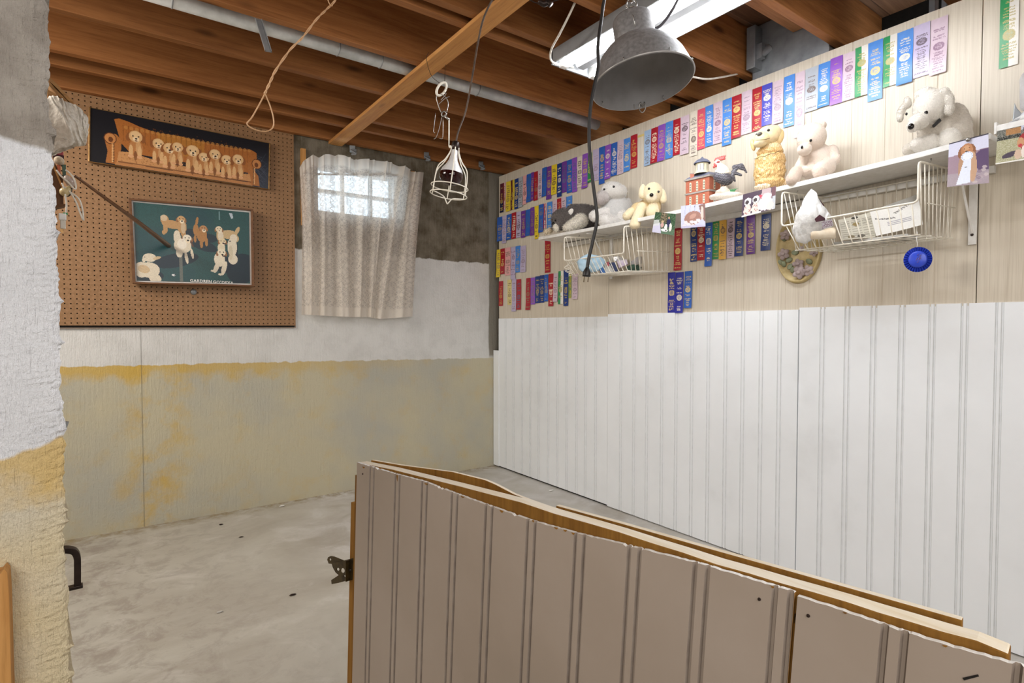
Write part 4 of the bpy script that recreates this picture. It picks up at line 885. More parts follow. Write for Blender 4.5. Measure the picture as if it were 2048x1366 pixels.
# chain tangle looped on the left end of the basket
cf = Fr(1140, 530, X=2.26); ch = thing('bead_chain', 'cream bead chain tangled round the left end of the smaller basket', 'chain', tuple(cf.m(1140, 552)))
for q in range(4):
    P = [cf.m(1131+random.uniform(0, 14)+4*math.sin(i), 521+i*3.3+random.uniform(-2, 2), .012*math.sin(i*1.3+q)) for i in range(10)]
    MB().tube(smoothpts(P, 5), .0017, 6).build('chain_loop', M['wire'], ch, smooth=True)
P = [hit(1162-i*.4, 556+i*2.6, 0, 2.47) for i in range(9)]
tag(MB().tube(P, .0012, 5).build('thin_chain', M['wire'], origin=tuple(P[0])), 'thin cream chain hanging against the panelling under the left basket', 'chain')
# contents of the right basket
F2 = Fr(1720, 440, X=2.36)
M['bagw'] = simple('white_plastic_bag', '#eae9e6', '#d3d2d0', .35, sc=70, bump=.8, bd=.004)
bag = thing('plastic_bag', 'crumpled white plastic bag with purple print in the right wire basket', 'bag', tuple(F2.m(1610, 485)))
lump('bag_body', F2, [(1585, 466), (1590, 440), (1604, 412), (1616, 392), (1624, 378), (1632, 386), (1640, 402), (1656, 424), (1664, 436), (1668, 456), (1640, 474), (1610, 490), (1594, 484)], .075, M['bagw'], None, None, .03, .0045, parent=bag)
slab('purple_print', F2, [(1629, 438), (1639, 429), (1650, 436), (1651, 441), (1632, 444)], .001, M['maroonc'], None, None, .115, parent=bag)
I = Img(30, 20, '#e4e6ea'); I.speckle(I.U < 2, '#7d4a6e', .55, .9)
sheet('purple_print', I, quadP(F2.m(1643, 444, .112), F2.m(1664, 438, .112), F2.m(1666, 451, .10), F2.m(1645, 458, .10)), M['print'], bag)
slab('felt_strip', F2, [(1624, 392), (1631, 388), (1649, 411), (1645, 415)], .006, M['maroonc'], 'dark maroon felt strip sticking up behind the white bag', 'strip', -.02)
tw_ = Vector(F2.m(1622, 468, .05)); te = Vector(F2.m(1672, 466, .05)); ax = te-tw_
tag(MB().lathe(tw_, ax, [(0, 0), (.02, .0005), (.022, .006), (.022, ax.length-.004), (.019, ax.length), (0, ax.length)], 24).build('towel_roll', simple('cream_towel', '#efe2cd', '#dcc8ab', .85), origin=tuple(tw_), smooth=True), 'cream rolled towel lying beside the white bag in the right basket', 'towel')
def printed(name, quad, asp, draw, label, cat, fr=None, t=0, w_=48, bendf=None, ptsW=None, thick=.0006, backm='white', group=None):
    P = ptsW or [fr.m(x, y, t) for x, y in quad]; I = Img(w_, max(4, int(w_/asp)), '#e9e7e2', asp); draw(I)
    th_ = thing(name, label, cat, tuple(P[0]), group); sheet('printed_face', I, quadP(*P, bend=bendf), M['print'], th_)
    return th_
def news(I):
    I.rect(0, 0, 1, 1, '#c9c4b4'); 
    for c_ in (0, .34, .67):
        for k in range(16): I.rect(c_+.03, .12+k*.053, c_+.31, .135+k*.053, '#6d6658', .8)
    I.ell(.5, .07, .1, .06, '#3e3a34'); I.ell(.5, .35, .1, .08, '#8a7338', 0, .9); I.ell(.3, .88, .1, .07, '#6d5a30', 0, .9); I.ell(.6, .88, .12, .07, '#4c443a', 0, .9)
printed('newspaper', [(1676, 440), (1742, 424), (1751, 474), (1684, 480)], 1.25, news, 'folded printed newspaper standing in the middle of the right basket', 'newspaper', F2, .05, 60, bendf=lambda u, v: .006*math.sin(u*3.1))
def book(I):
    for k in range(16): I.line((.08+k*.045, .32+.1*math.sin(k*.2)-.02*k*(k > 8)), (.12+k*.045, .35+.1*math.sin(k*.2)-.02*k*(k > 8)), .022, '#55504c', .8)
    for k in range(3): I.rect(.3, .55+.07*k, .8, .565+.07*k, '#9a96a2', .8)
printed('booklet', [(1740, 424), (1838, 400), (1846, 449), (1752, 472)], 1.9, book, 'white booklet with dark swirl print leaning in the right basket', 'booklet', F2, .055, 60, bendf=lambda u, v: .012*math.sin(u*3.1))
slab('notebook', F2, [(1742, 422), (1835, 388), (1838, 400), (1740, 428)], .015, M['greyc'], 'thin pale folder behind the booklet in the right basket', 'folder', .03)
fr2 = [hit(x, y, 0, 2.36) for x, y in ((1700, 476), (1800, 466))]
tag(MB().box((2.33, .80, 1.452), (2.44, 1.06, 1.462)).build('magazine', M['greyc'], origin=(2.38, .93, 1.452), bevel=.001), 'flat grey magazine lying on the floor of the right basket', 'magazine')
# ---- rosette
rf = Fr(1835, 519, X=2.31); rs = thing('award_rosette', 'round blue pleated award rosette hanging below the right wire basket', 'rosette', tuple(rf.m(1835, 545)))
M['rosblue'] = simple('rosette_satin', '#3a55cc', '#2a40ae', .3, sc=80); M['roscen'] = simple('rosette_button', '#3550cf', '#2c45bb', .3)
cen = rf.m(1835.5, 519, 0); RR = 29*rf.h; RZ = 25*rf.v; V = []; F = []; n = 60
for k in range(n):
    q = 2*math.pi*k/n; dp = .007 if k % 2 else -.004
    for r_ in (.55, 1): V.append(cen+rf.R*(math.cos(q)*RR*r_)+Vector((0, 0, math.sin(q)*RZ*r_))-rf.L*(dp if r_ == 1 else dp*.4))
V2 = [v+rf.L*.006 for v in V]
F = [(2*k, 2*k+1, (2*k+3) % (2*n), (2*k+2) % (2*n)) for k in range(n)]
b = MB(); b.add(V+V2, F+[tuple(i+2*n for i in f[::-1]) for f in F]+[(2*k+1, 2*k+1+2*n, (2*k+3) % (2*n)+2*n, (2*k+3) % (2*n)) for k in range(n)]); b.build('pleated_frill', M['rosblue'], rs)
b = MB(); V = []; pr = [(0, .009), (.55, .008), (.64, .006), (.68, .001), (.6, -.003), (0, -.003)]
for r_, h_ in pr:
    for k in range(40):
        q = 2*math.pi*k/40; V.append(cen+rf.R*(math.cos(q)*RR*r_)+Vector((0, 0, math.sin(q)*RZ*r_))-rf.L*(h_+.003))
b.add(V, [(i*40+k, i*40+(k+1) % 40, (i+1)*40+(k+1) % 40, (i+1)*40+k) for i in range(len(pr)-1) for k in range(40)]); b.build('centre_button', M['roscen'], rs, smooth=True)
emb = MB(); 
for k in range(9):
    q = k*.9; p = cen-rf.L*.0125+rf.R*(math.cos(q)*RR*.17*(k % 3+1)/2.4)+Vector((0, 0, math.sin(q)*RZ*.2*(k % 3+1)/2)); emb.tube([p, p+rf.R*.004+Vector((0, 0, .005))], .0009, 5)
e_ = emb.build('embossed_emblem', simple('emblem_bronze', '#6a4a7a', '#58407a', .4), rs); e_['kind'] = 'stuff'
P = [rf.m(1834+.8*math.sin(i), 463+i*3.2, .002) for i in range(11)]; MB().tube(P, .0011, 5).build('hanging_chain', M['chrome'], rs, smooth=True)

# ============================================================ OVAL FLOWER PLAQUE ON THE WALL
pf = Fr(1600, 495, X=2.485); pq = thing('flower_plaque', 'cream oval wall plaque with dusty pink roses, half behind the right wire basket', 'plaque', (2.50, 1.28, 1.35))
cy = .5*(hit(1551, 500, 0, 2.49).y+hit(1643, 500, 0, 2.49).y); ry = abs(hit(1551, 500, 0, 2.49).y-hit(1643, 500, 0, 2.49).y)/2; zb = hit(1597, 567, 0, 2.49).z; rz = .155; cz = zb+rz
b = MB(); prof = [(0, .006), (.80, .006), (.86, .010), (.90, .016), (.95, .020), (.98, .015), (1, .004), (1, 0)]; V = []
for r_, h_ in prof:
    for k in range(56): q = 2*math.pi*k/56; V.append((XU-h_-.001, cy+math.cos(q)*ry*r_, cz+math.sin(q)*rz*r_))
b.add(V, [(i*56+k, i*56+(k+1) % 56, (i+1)*56+(k+1) % 56, (i+1)*56+k) for i in range(len(prof)-1) for k in range(56)]); b.build('oval_plate', simple('plaque_cream', '#c9b583', '#b09a66', .5), pq, smooth=True)
M['rose'] = simple('dusty_rose', '#b3a2a0', '#94827f', .5); M['leaf'] = simple('sage_leaf', '#8e9678', '#74795f', .5)
def petal(c, r, tilt, q, mat, nm='petal', flat=.35):
    bm = bmesh.new(); bmesh.ops.create_uvsphere(bm, u_segments=12, v_segments=8, radius=r); me = bpy.data.meshes.new(nm)
    for v in bm.verts: v.co.x *= flat; v.co.z *= .75
    bmesh.ops.rotate(bm, verts=bm.verts, cent=(0, 0, 0), matrix=Matrix.Rotation(q, 3, 'X') @ Matrix.Rotation(tilt, 3, 'Z')); bmesh.ops.translate(bm, verts=bm.verts, vec=c); bm.to_mesh(me); bm.free(); return mkobj(nm, me, mat, pq, smooth=True)
for (px, py, sc_) in ((1567, 508, 1), (1570, 470, .9), (1598, 545, 1.1), (1616, 541, .9), (1596, 528, .9), (1627, 505, .65)):
    p = hit(px, py, 0, XU-.024); r_ = .016*sc_
    for k in range(5): a = k*1.257+px; petal(Vector((p.x+.001*k, p.y+math.cos(a)*r_*.75, p.z+math.sin(a)*r_*.75)), r_, .5*math.cos(a), a, M['rose'])
    petal(Vector((p.x-.006, p.y, p.z)), r_*.7, 0, 0, M['rose'], 'bloom_centre', .6)
for (px, py, q) in ((1562, 525, .6), (1578, 520, -.5), (1585, 540, 2.2), (1618, 523, .8), (1590, 505, 0), (1567, 477, 1), (1580, 533, -1), (1567, 528, 1.4)):
    p = hit(px, py, 0, XU-.014); petal(Vector(p), .015, .3, q, M['leaf'], 'leaf', .25)
MB().box((XU-.014, cy-.022, cz-.013), (XU-.006, cy-.004, cz+.010)).build('bird_house', M['rose'], pq, bevel=.002)
# ============================================================ PHOTO CARDS on the shelf edge
def wq(quad, X=XF-.006): return [hit(x, y, 0, X) for x, y in quad]
GP = 'snapshots pinned along the shelf edge'
def d1(I):
    I.rect(0, 0, 1, 1, '#2f4a34'); I.speckle(I.U < 2, '#6f8f6a', .3, .7); I.rect(.3, 0, .62, .45, '#4c3b2c', .6); I.speckle((I.U > .3) & (I.U < .6) & (I.V < .5), '#a38d76', .3)
    I.poly([(0, .6), (.3, .5), (.42, 1), (0, 1)], '#d5d2e6'); I.poly([(0, .4), (.25, .35), (.28, .62), (0, .7)], '#dfe2df', .7)
    I.rect(.4, .75, 1, 1, '#68836c', .7); I.ell(.7, .45, .09, .2, '#2a2f55'); I.ell(.7, .22, .035, .06, '#d9a98e'); I.ell(.42, .58, .07, .14, '#d3a9a0'); I.ell(.42, .42, .05, .06, '#c9b38a')
    I.ell(.6, .68, .07, .16, '#f0efec'); I.ell(.8, .65, .06, .2, '#eeeae2'); I.ell(.55, .82, .16, .07, '#f2f0ee'); I.ell(.62, .83, .03, .03, '#2b2b30')
def d2(I):
    I.rect(0, 0, 1, 1, '#cfd1e6'); 
    for k in range(4): I.line((.2+.2*k, 0), (.15+.2*k, .5), .01, '#aeb2cf')
    I.ell(.5, .58, .36, .3, '#a97f74', -10, nz=.1); I.poly([(.75, .05), (1, 0), (1, .8), (.85, .6)], '#8c6c66'); I.ell(.88, .4, .06, .3, '#d9ccc2'); I.ell(.5, .5, .16, .1, '#c99f90', -30, .8)
    for a in ((.2, .75), (.32, .85), (.45, .75), (.6, .78), (.72, .7), (.15, .9), (.5, .92)): I.ell(*a, .09, .07, '#eadfe2', 30, nz=.05)
    I.rect(0, .9, 1, 1, '#c7c3dd'); I.ell(.58, .08, .02, .03, '#4a4350')
def d3(I):
    I.rect(0, 0, 1, 1, '#4a3a4c'); I.poly([(.6, 0), (.85, 0), (.9, .5), (.55, .4)], '#b9a3a6'); I.rect(.88, 0, 1, .45, '#6b4650'); I.rect(.9, .4, 1, 1, '#b9bcc2')
    for (u, v, r) in ((.17, .38, .11), (.42, .36, .11)):
        I.ell(u, v, r, r*1.5, '#f2f0f0'); I.ell(u-.02, v+.02, r*.55, r*.8, '#3a3034'); I.ell(u, v+.4, r*1.05, r*2.6, '#eccfc6', nz=.05); I.speckle(((I.U-u)/.1)**2+((I.V-v-.35)/.2)**2 < 1, '#a86c66', .2)
    I.ell(.72, .35, .16, .14, '#f2eeee'); I.ell(.7, .65, .22, .3, '#f0e2de'); I.poly([(.5, .2), (.62, .25), (.58, .42)], '#c23a52'); I.ell(.85, .8, .1, .2, '#e9d0c8'); I.rect(0, .93, .6, 1, '#f0e8e6')
def d4(I):
    I.rect(0, 0, 1, 1, '#d3d3e6'); I.poly([(0, .32), (.5, .3), (1, .28), (1, 1), (0, 1)], '#9b8290'); I.poly([(.62, .4), (.8, .3), (1, .3), (1, .75), (.66, .68)], '#5b4668'); I.rect(.0, .72, 1, 1, '#a79da4', .7, .06)
    for k in range(14): I.ell(random.uniform(.66, 1), random.uniform(.65, 1), .06, .03, random.choice(['#a896a0', '#857284', '#c0b2b4']), 0, .8)
    I.ell(.34, .27, .09, .13, '#8a5a3c', 15); I.ell(.6, .26, .09, .13, '#8a5a3c', -15); I.ell(.47, .25, .15, .15, '#b98058'); I.ell(.46, .2, .08, .06, '#d0a27a', 0, .8)
    I.ell(.4, .21, .017, .012, '#54301e'); I.ell(.53, .2, .017, .012, '#54301e'); I.ell(.46, .29, .045, .03, '#1a1518'); I.ell(.38, .62, .12, .3, '#b28a6c'); I.ell(.62, .62, .1, .32, '#c09a7c')
    I.ell(.48, .38, .15, .1, '#e6eaf4'); 
    for k in range(14): q = k*.45; I.ell(.48+.13*math.cos(q), .38+.085*math.sin(q), .02, .013, '#b9c1d8')
    I.poly([(.4, .45), (.58, .45), (.56, .95), (.22, .98)], '#dfe4f2'); I.rect(.42, .6, .48, .612, '#2b2b30'); I.rect(.2, .715, .56, .723, '#77757f', .8); I.rect(0, 0, 1, .025, '#43404c')
def d5(I):
    I.rect(0, 0, 1, 1, '#a8a583'); I.speckle(I.U < 2, '#c9c6ac', .3, .7); I.rect(0, 0, 1, .32, '#5c5f58'); I.speckle(I.V < .3, '#8f8c84', .4); I.rect(.22, .02, .6, .2, '#b5804a', .85, .2); I.rect(.6, 0, 1, .12, '#c6c6d6'); I.speckle((I.V > .22) & (I.V < .32) & (I.U < .6), '#22241f', .6)
    I.ell(.74, .45, .2, .25, '#a53036'); I.ell(.72, .12, .07, .1, '#1d1a1e'); I.ell(.72, .16, .045, .07, '#dba78c'); I.ell(.6, .48, .09, .14, '#c99a72'); I.ell(.6, .56, .05, .05, '#c2404a')
    I.ell(.35, .78, .2, .08, '#4d4352', -10); I.ell(.55, .8, .09, .14, '#d3b8a2'); I.ell(.68, .75, .05, .18, '#e8dcd2'); I.ell(.85, .8, .1, .15, '#3a3a52'); I.rect(0, .96, 1, 1, '#e8e6de')
for nm, qd, asp, fn, lab in (('snapshot', ((1311, 424), (1352, 428), (1348, 471), (1304, 464)), 1.0, d1, 'snapshot of people with white dogs among green trees, leftmost on shelf edge'),
    ('snapshot', ((1362, 412), (1410, 407), (1411, 453), (1362, 457)), 1.05, d2, 'snapshot of a litter of pale puppies with their mother, below the brick building'),
    ('snapshot', ((1486, 389), (1552, 372), (1550, 417), (1483, 435)), 1.5, d3, 'snapshot of dogs in white and red hats, below the ceramic dog jar'),
    ('snapshot', ((1898, 287), (1977, 266), (1978, 366), (1894, 374)), .82, d4, 'largest snapshot, a golden dog holding a white rosette ribbon'),
    ('snapshot', ((1995, 262), (2076, 244), (2073, 316), (1991, 329)), 1.25, d5, 'snapshot of a person in red with dogs on grass, at the right edge')):
    t_ = printed(nm, None, asp, fn, lab, 'photograph', ptsW=wq(qd, XF-.004), w_=64 if nm and qd[0][0] > 1800 else 44, group=GP)
    P = wq(qd, XF-.0030); MB().prism(P, (.0005, 0, 0)).build('paper_back', M['white'], t_)
pn = hit(1936, 279, 0, XF-.008); MB().lathe(pn, (-1, 0, 0), [(0, .005), (.005, .004), (.007, 0), (0, 0)], 16).build('thumb_tack', M['steel'], t_, smooth=True) if False else tag(MB().lathe(pn, (-1, 0, 0), [(0, .005), (.005, .004), (.007, 0), (0, 0)], 16).build('thumb_tack', M['steel'], origin=tuple(pn), smooth=True), 'silver thumb tack at the top of the largest snapshot', 'tack')
# ============================================================ SOFT TOYS AND FIGURINES
def base(fr, px, py): return tuple(fr.m(px, py))
# grey and white husky, lying
f = Fr(1160, 452, X=2.42); t = thing('plush_husky', 'grey and white plush husky lying at the left end of the shelf', 'soft toy', base(f, 1150, 460), 'soft toys on the shelf')
g, wh = '#6d6560', '#e9e2d4'; T = Toy(f)
T.blob(1163, 431, 34, 22, g, 0, .06).blob(1180, 433, 22, 21, g, -.01, .06).blob(1150, 428, 22, 19, g, 0, .05).blob(1127, 437, 24, 19, g, .04, .05).blob(1118, 447, 14, 12, g, .06, .035).blob(1132, 450, 14, 11, g, .05, .03).blob(1178, 448, 16, 12, '#4a423e', .02, .03)
T.blob(1113, 455, 10, 7, g, .065, .02, -20).blob(1097, 462, 10, 5, '#d8c9ae', .03, .018, 20)
T.limb((1162, 441), (1139, 453), 13, 9, wh, .06, .095); T.blob(1135, 455, 9, 7, wh, .1)
T.blob(1112, 455, 5, 8, wh, .088, .012, 20)
o = T.mesh('body', M['plush'], t, .0035, 4, jit=.25); T.fur(M['plush'], t, 16000, .010, .0010, jit=.9)
for (px, py, q) in ((1118, 436, 30), (1141, 424, -35)):
    E_ = Toy(f); E_.blob(px, py, 5, 8, '#efe9e0', .075, .006, q); E_.mesh('ear', M['plush'], t, .0025, 2)
bead('nose', f, 1107, 447, 3, M['glossblack'], t, .09); bead('eye', f, 1111, 441, 1.8, M['glossblack'], t, .09)
# grey-white plush bear-like animal slumped back
f = Fr(1228, 440, X=2.40); t = thing('plush_seal', 'pale grey plush animal slumped against the wall beside the cream puppy', 'soft toy', base(f, 1230, 449), 'soft toys on the shelf')
a, l, dk = '#d0ccc8', '#e3dfda', '#b3aca8'; T = Toy(f)
T.blob(1231, 420, 30, 31, '#cfcdca', 0, .06).blob(1226, 440, 24, 14, '#d3d0cc', .01, .05)
T.blob(1227, 382, 25, 18, '#dcd8d2', .03, .055, -15).blob(1237, 384, 17, 15, '#e1ded9', .02, .05).blob(1206, 394, 14, 13, '#c2bab6', .05, .035, -30).blob(1202, 402, 9, 9, '#b5aba7', .05, .03)
T.limb((1214, 424), (1192, 431), 11, 11, l, .03, .06).blob(1189, 432, 11, 11, l, .07); T.limb((1230, 444), (1210, 440), 12, 14, l, .05, .085).limb((1245, 432), (1252, 446), 12, 9, l, .04, .06)
T.blob(1256, 414, 8, 18, a, -.01, .03)
o = T.mesh('body', M['plush'], t, .0035, 5, jit=.12); T.fur(M['plush'], t, 12000, .006, .0009, jit=.25)
bead('eye', f, 1208.5, 378.5, 2.0, M['glossblack'], t, .073); bead('eye', f, 1227.5, 373.5, 2.4, M['glossblack'], t, .083)
# cream puppy with front legs over the edge
f = Fr(1290, 440, X=2.37); t = thing('plush_puppy', 'cream plush puppy with dark nose, front legs hanging over the shelf edge', 'soft toy', base(f, 1290, 441), 'soft toys on the shelf')
c, c2 = '#ecdcb8', '#e0c794'; T = Toy(f)
T.blob(1294, 420, 24, 22, c2, -.01, .055).blob(1275, 422, 15, 17, c2, -.01, .05).blob(1305, 412, 17, 20, c2, 0, .05).blob(1305, 387, 21, 20, c, .035, .055).blob(1303, 395, 11, 9, '#f0e4c8', .075, .025).blob(1306, 376, 15, 11, c, .035, .04)
T.limb((1283, 415), (1271, 444), 10.5, 10.5, c, .04, .075).blob(1270, 450, 11, 8, c, .08); T.limb((1306, 414), (1305, 423), 10, 13, c, .04, .08).blob(1305, 424, 12.5, 10, '#f0e4c8', .085, .025).limb((1262, 424), (1254, 432), 9, 9, c, .02, .04)
T.mesh('body', M['plush'], t, .0033, 4, jit=.08); T.fur(M['plush'], t, 9000, .003, .0007, jit=.15)
for (px, py, q, tt) in ((1284.5, 383, -8, .045), (1326, 392, 10, .04)):
    E_ = Toy(f); E_.blob(px, py, 7, 15, c, tt, .018, q).blob(px, py+6, 7.5, 9, c, tt, .02, q); E_.mesh('ear', M['plush'], t, .003, 3, jit=.08)
bead('nose', f, 1303, 390, 4, M['glossblack'], t, .103, 3.6); bead('eye', f, 1298, 377.5, 2.3, M['glossblack'], t, .086); bead('eye', f, 1317, 383.5, 2.3, M['glossblack'], t, .083)
# big white plush dog
f = Fr(1870, 300, X=2.40); t = thing('plush_dog', 'large white plush dog with drooping ears sitting at the right of the shelf', 'soft toy', base(f, 1865, 300), 'soft toys on the shelf')
c, c2 = '#e6e0d6', '#d3cabd'; T = Toy(f)
T.blob(1895, 250, 40, 42, c2, -.01, .06, -20).blob(1912, 258, 32, 38, c2, -.01, .055).blob(1862, 262, 28, 32, c2, 0, .05).blob(1862, 213, 37, 33, c, .045, .055).blob(1838, 243, 22, 16, c, .085, .035).blob(1826, 252, 13, 12, '#eee9df', .105, .025).blob(1850, 190, 22, 14, c, .045, .04)
T.blob(1898, 282, 24, 24, c, .035, .04).blob(1928, 275, 18, 24, c2, -.02, .04).limb((1862, 284), (1838, 290), 16, 15, c, .05, .065).blob(1835, 288, 16, 12, c, .075).limb((1850, 288), (1815, 299), 13, 11, c2, .03, .04).blob(1935, 285, 16, 12, c2, -.01)
T.mesh('body', M['plush'], t, .0032, 4, jit=.08, disp=.002); T.fur(M['plush'], t, 16000, .0032, .0007, jit=.15)
for L_ in (((1888, 186, 12, 10, -10), (1897, 200, 11, 16, 8), (1898, 216, 10, 14, 0)), ((1815, 205, 8, 12, 10), (1803, 222, 8, 15, -18), (1800, 236, 7, 8, 0))):
    E_ = Toy(f)
    for (px, py, rx, ry, q) in L_: E_.blob(px, py, rx, ry, c, .075 if px > 1850 else .045, .016, q)
    E_.mesh('ear', M['plush'], t, .003, 3, jit=.08, disp=.002); E_.fur(M['plush'], t, 3000, .0032, .0007)
bead('nose', f, 1822, 253, 6.5, M['glossblack'], t, .128, 6, .008); bead('eye', f, 1852, 225.5, 4.2, M['glossblack'], t, .099, 3.8); bead('eye', f, 1813, 228, 2.6, M['glossblack'], t, .085, 3)
slab('collar', f, [(1864, 251), (1879, 236), (1883, 240), (1868, 254)], .012, M['blackrub'], None, None, .062, parent=t)
# cream teddy
f = Fr(1628, 355, X=2.38); t = thing('teddy_bear', 'cream teddy bear with bowed head sitting right of the ceramic dog', 'soft toy', base(f, 1625, 362), 'soft toys on the shelf')
c, c2 = '#e3d3c4', '#d3c0b0'; T = Toy(f)
T.blob(1637, 322, 32, 34, c, -.005, .055).blob(1630, 340, 28, 20, c, .01, .05).blob(1623, 275, 30, 29, c, .03, .055).blob(1609, 299, 15, 12, '#ebdccd', .08, .03).limb((1610, 310), (1593, 345), 10, 10, c, .03, .055).limb((1592, 346), (1586, 358), 14, 15, c2, .06, .075).blob(1607, 342, 17, 11, c, .04)
T.limb((1655, 333), (1640, 340), 17, 16, c, .04, .075).blob(1640, 346, 14, 13, c2, .085).limb((1664, 303), (1670, 318), 13, 11, c, .0, .02).limb((1671, 320), (1655, 328), 10, 8, c, .02, .05)
T.mesh('body', M['plush'], t, .0032, 4, jit=.06, disp=.001); T.fur(M['plush'], t, 12000, .0024, .0006, jit=.12)
E_ = Toy(f); E_.blob(1645, 252, 8, 9, c2, .03, .016, -25); E_.mesh('ear', M['plush'], t, .003, 3)
bead('eye', f, 1621.5, 281, 2.8, M['glossblack'], t, .083); bead('nose', f, 1604, 294.5, 2.4, M['glossblack'], t, .109, 3.4)
# ceramic dog cookie jar
f = Fr(1538, 372, X=2.37); t = thing('ceramic_dog_jar', 'glazed golden ceramic dog cookie jar looking up, beside the rooster', 'cookie jar', base(f, 1540, 377))
c, lt, dk = '#dcb980', '#ecd6a8', '#c09050'; T = Toy(f)
def fl(ce_, cols):
    la = ce_@np.array(f.R); n1 = np.sin(la*850+2.2*np.sin(ce_[:, 2]*170+la*60)+1.5*np.sin(ce_[:, 2]*410)); k = (n1 > .72)[:, None]; return np.where(k, cols*np.array([.72, .58, .42]), cols)
T.blob(1539, 345, 32, 34, c, 0, .055).blob(1540, 325, 31, 28, c, 0, .055).blob(1540, 366, 31, 11, c, 0, .055).blob(1570, 368, 11, 9, '#e6c9a0', -.01, .03).blob(1519, 374, 10, 5, '#ecd9bd', .055, .02).blob(1532, 372, 9, 5, '#ecd9bd', .055, .02)
T.mesh('jar_body', M['ceram'], t, .0028, 3, jit=.25, colfn=fl, disp=.010)
T = Toy(f); T.blob(1540, 305, 27, 13, c, .005, .048).blob(1541, 297, 22, 14, lt, .01, .04)
T.mesh('jar_collar', M['ceram'], t, .0028, 3, jit=.25, colfn=fl, disp=.007)
T = Toy(f); T.blob(1535, 272, 24, 20, lt, .03, .045, 15).blob(1524, 277, 16, 13, lt, .06, .03).blob(1521, 286, 15, 8, '#f0e0b8', .055, .03, 8).blob(1545, 266, 18, 15, lt, .02, .04)
T.mesh('head', M['ceram'], t, .0028, 5, jit=.04)
for (px, py, q, tt, rx, ry) in ((1558, 274, -12, .02, 10, 16), (1506, 290, 10, .02, 5, 13)):
    E_ = Toy(f); E_.blob(px, py, rx, ry, '#e2c48c', tt, .012, q); E_.mesh('ear', M['ceram'], t, .0026, 4)
bead('nose', f, 1519, 268, 5.5, simple('grey_nose', '#6b6560', '#514b47', .3), t, .088, 3.4, rot=15); bead('eye', f, 1537, 260.5, 3.0, M['glossblack'], t, .074, 2.6); bead('eye', f, 1513, 270, 2, M['glossblack'], t, .07, 3)
ms = [f.m(x, y, tt) for x, y, tt in ((1512, 281, .085), (1520, 280, .0935), (1530, 279, .088), (1540, 276, .075))]; MB().tube(smoothpts(ms, 4), .001, 5).build('mouth_line', M['walnut'], t)
sm = [f.m(1508+i*5.7, 318-i*1.7+1.2*math.sin(i*2), .051+.006*math.sin(i*.32)) for i in range(10)]; MB().tube(sm, .0011, 5).build('lid_seam', M['darkmetal'], t)

# ---- brick town hall figurine
f = Fr(1410, 405, X=2.37); t = thing('brick_building_figurine', 'small brick building figurine with grey roof and round white cupola', 'figurine', base(f, 1410, 411))
M['brickp'] = simple('figurine_brick', '#b96b50', '#a85c43', .5, sc=200, bump=.3); M['roofp'] = simple('figurine_roof', '#7c8094', '#686b7e', .45); M['winp'] = simple('figurine_window_cream', '#efe6c8', '#e0d6b6', .4); M['greyp'] = simple('figurine_trim_grey', '#a9a39b', '#8f8981', .5)
def pl(px, py, tt=0): return f.m(px, py, tt)
cB = pl(1418, 409, .055); Lb, Rb = pl(1371, 412.5, -.012), pl(1452, 404, -.03); Bb = Lb+Rb-cB
up = Vector((0, 0, 1)); H1 = (pl(1418, 352, .055)-cB).z; Lz = lambda p, z: Vector((p.x, p.y, cB.z+z))
z0 = -.004; b = MB(); P4 = [Lz(p, z0) for p in (Lb, cB, Rb, Bb)]; b.prism(P4, up*(H1-z0)); b.build('brick_walls', M['brickp'], t, bevel=.0008)
cen = (Lz(Lb, 0)+Lz(Rb, 0))/2
def ringprism(sc1, za, zb_, nm, mat, sc2=None):
    Pa = [cen+(Lz(p, 0)-cen)*sc1+up*za for p in (Lb, cB, Rb, Bb)]; Pb = [cen+(Lz(p, 0)-cen)*(sc2 or sc1)+up*zb_ for p in (Lb, cB, Rb, Bb)]
    q = MB(); q.add(Pa+Pb, [(3, 2, 1, 0), (4, 5, 6, 7)]+[(i, (i+1) % 4, 4+(i+1) % 4, 4+i) for i in range(4)]); q.build(nm, mat, t)
ringprism(1.05, H1*.48, H1*.54, 'belt_course', M['greyp']); ringprism(1.06, z0-.002, H1*.05, 'plinth', M['greyp']); ringprism(1.10, H1*.99, H1*1.05, 'cornice', M['greyp']); ringprism(1.06, H1*1.05, H1*1.22, 'roof', M['roofp'], .62)
def windows(A, Bq, n):
    d = (Bq-A); dn = d.normalized(); no = Vector((dn.y, -dn.x, 0)); 
    if no.dot(f.L) > 0: no = -no
    for i in range(n):
        k = (i+.75)/(n+.5)
        for zz, arch in ((H1*.1, 0), (H1*.58, 1)):
            c0 = A+d*k; wv = dn*.0052; hh = H1*.3; P = [Lz(c0, zz)-wv, Lz(c0, zz)+wv, Lz(c0, zz+hh)+wv]+([Lz(c0, zz+hh+.004)+wv*.5, Lz(c0, zz+hh+.004)-wv*.5] if arch else [])+[Lz(c0, zz+hh)-wv]
            q = MB().prism([p-no*.001 for p in P], no*.0026).build('window_surround', M['winp'], t)
            for s_ in (-1, 1):
                for r_ in range(3): a0 = Lz(c0, zz+hh*(.1+.3*r_))+wv*(.42*s_); MB().obox(a0+no*.0018+up*hh*.11, wv*.25, no*.0004, up*hh*.09).build('glazing', M['slate'], q)
windows(Lb, cB, 3); windows(cB, Rb, 2)
cp = pl(1404, 345, .005); hz = (pl(1404, 326, .005)-cp).z; rad = 14*f.h
MB().lathe(cp-up*.008, up, [(rad*1.15, 0), (rad*1.15, .006), (rad*.98, .008), (rad*.95, hz+.004)], 12).build('cupola_drum', M['winp'], t)
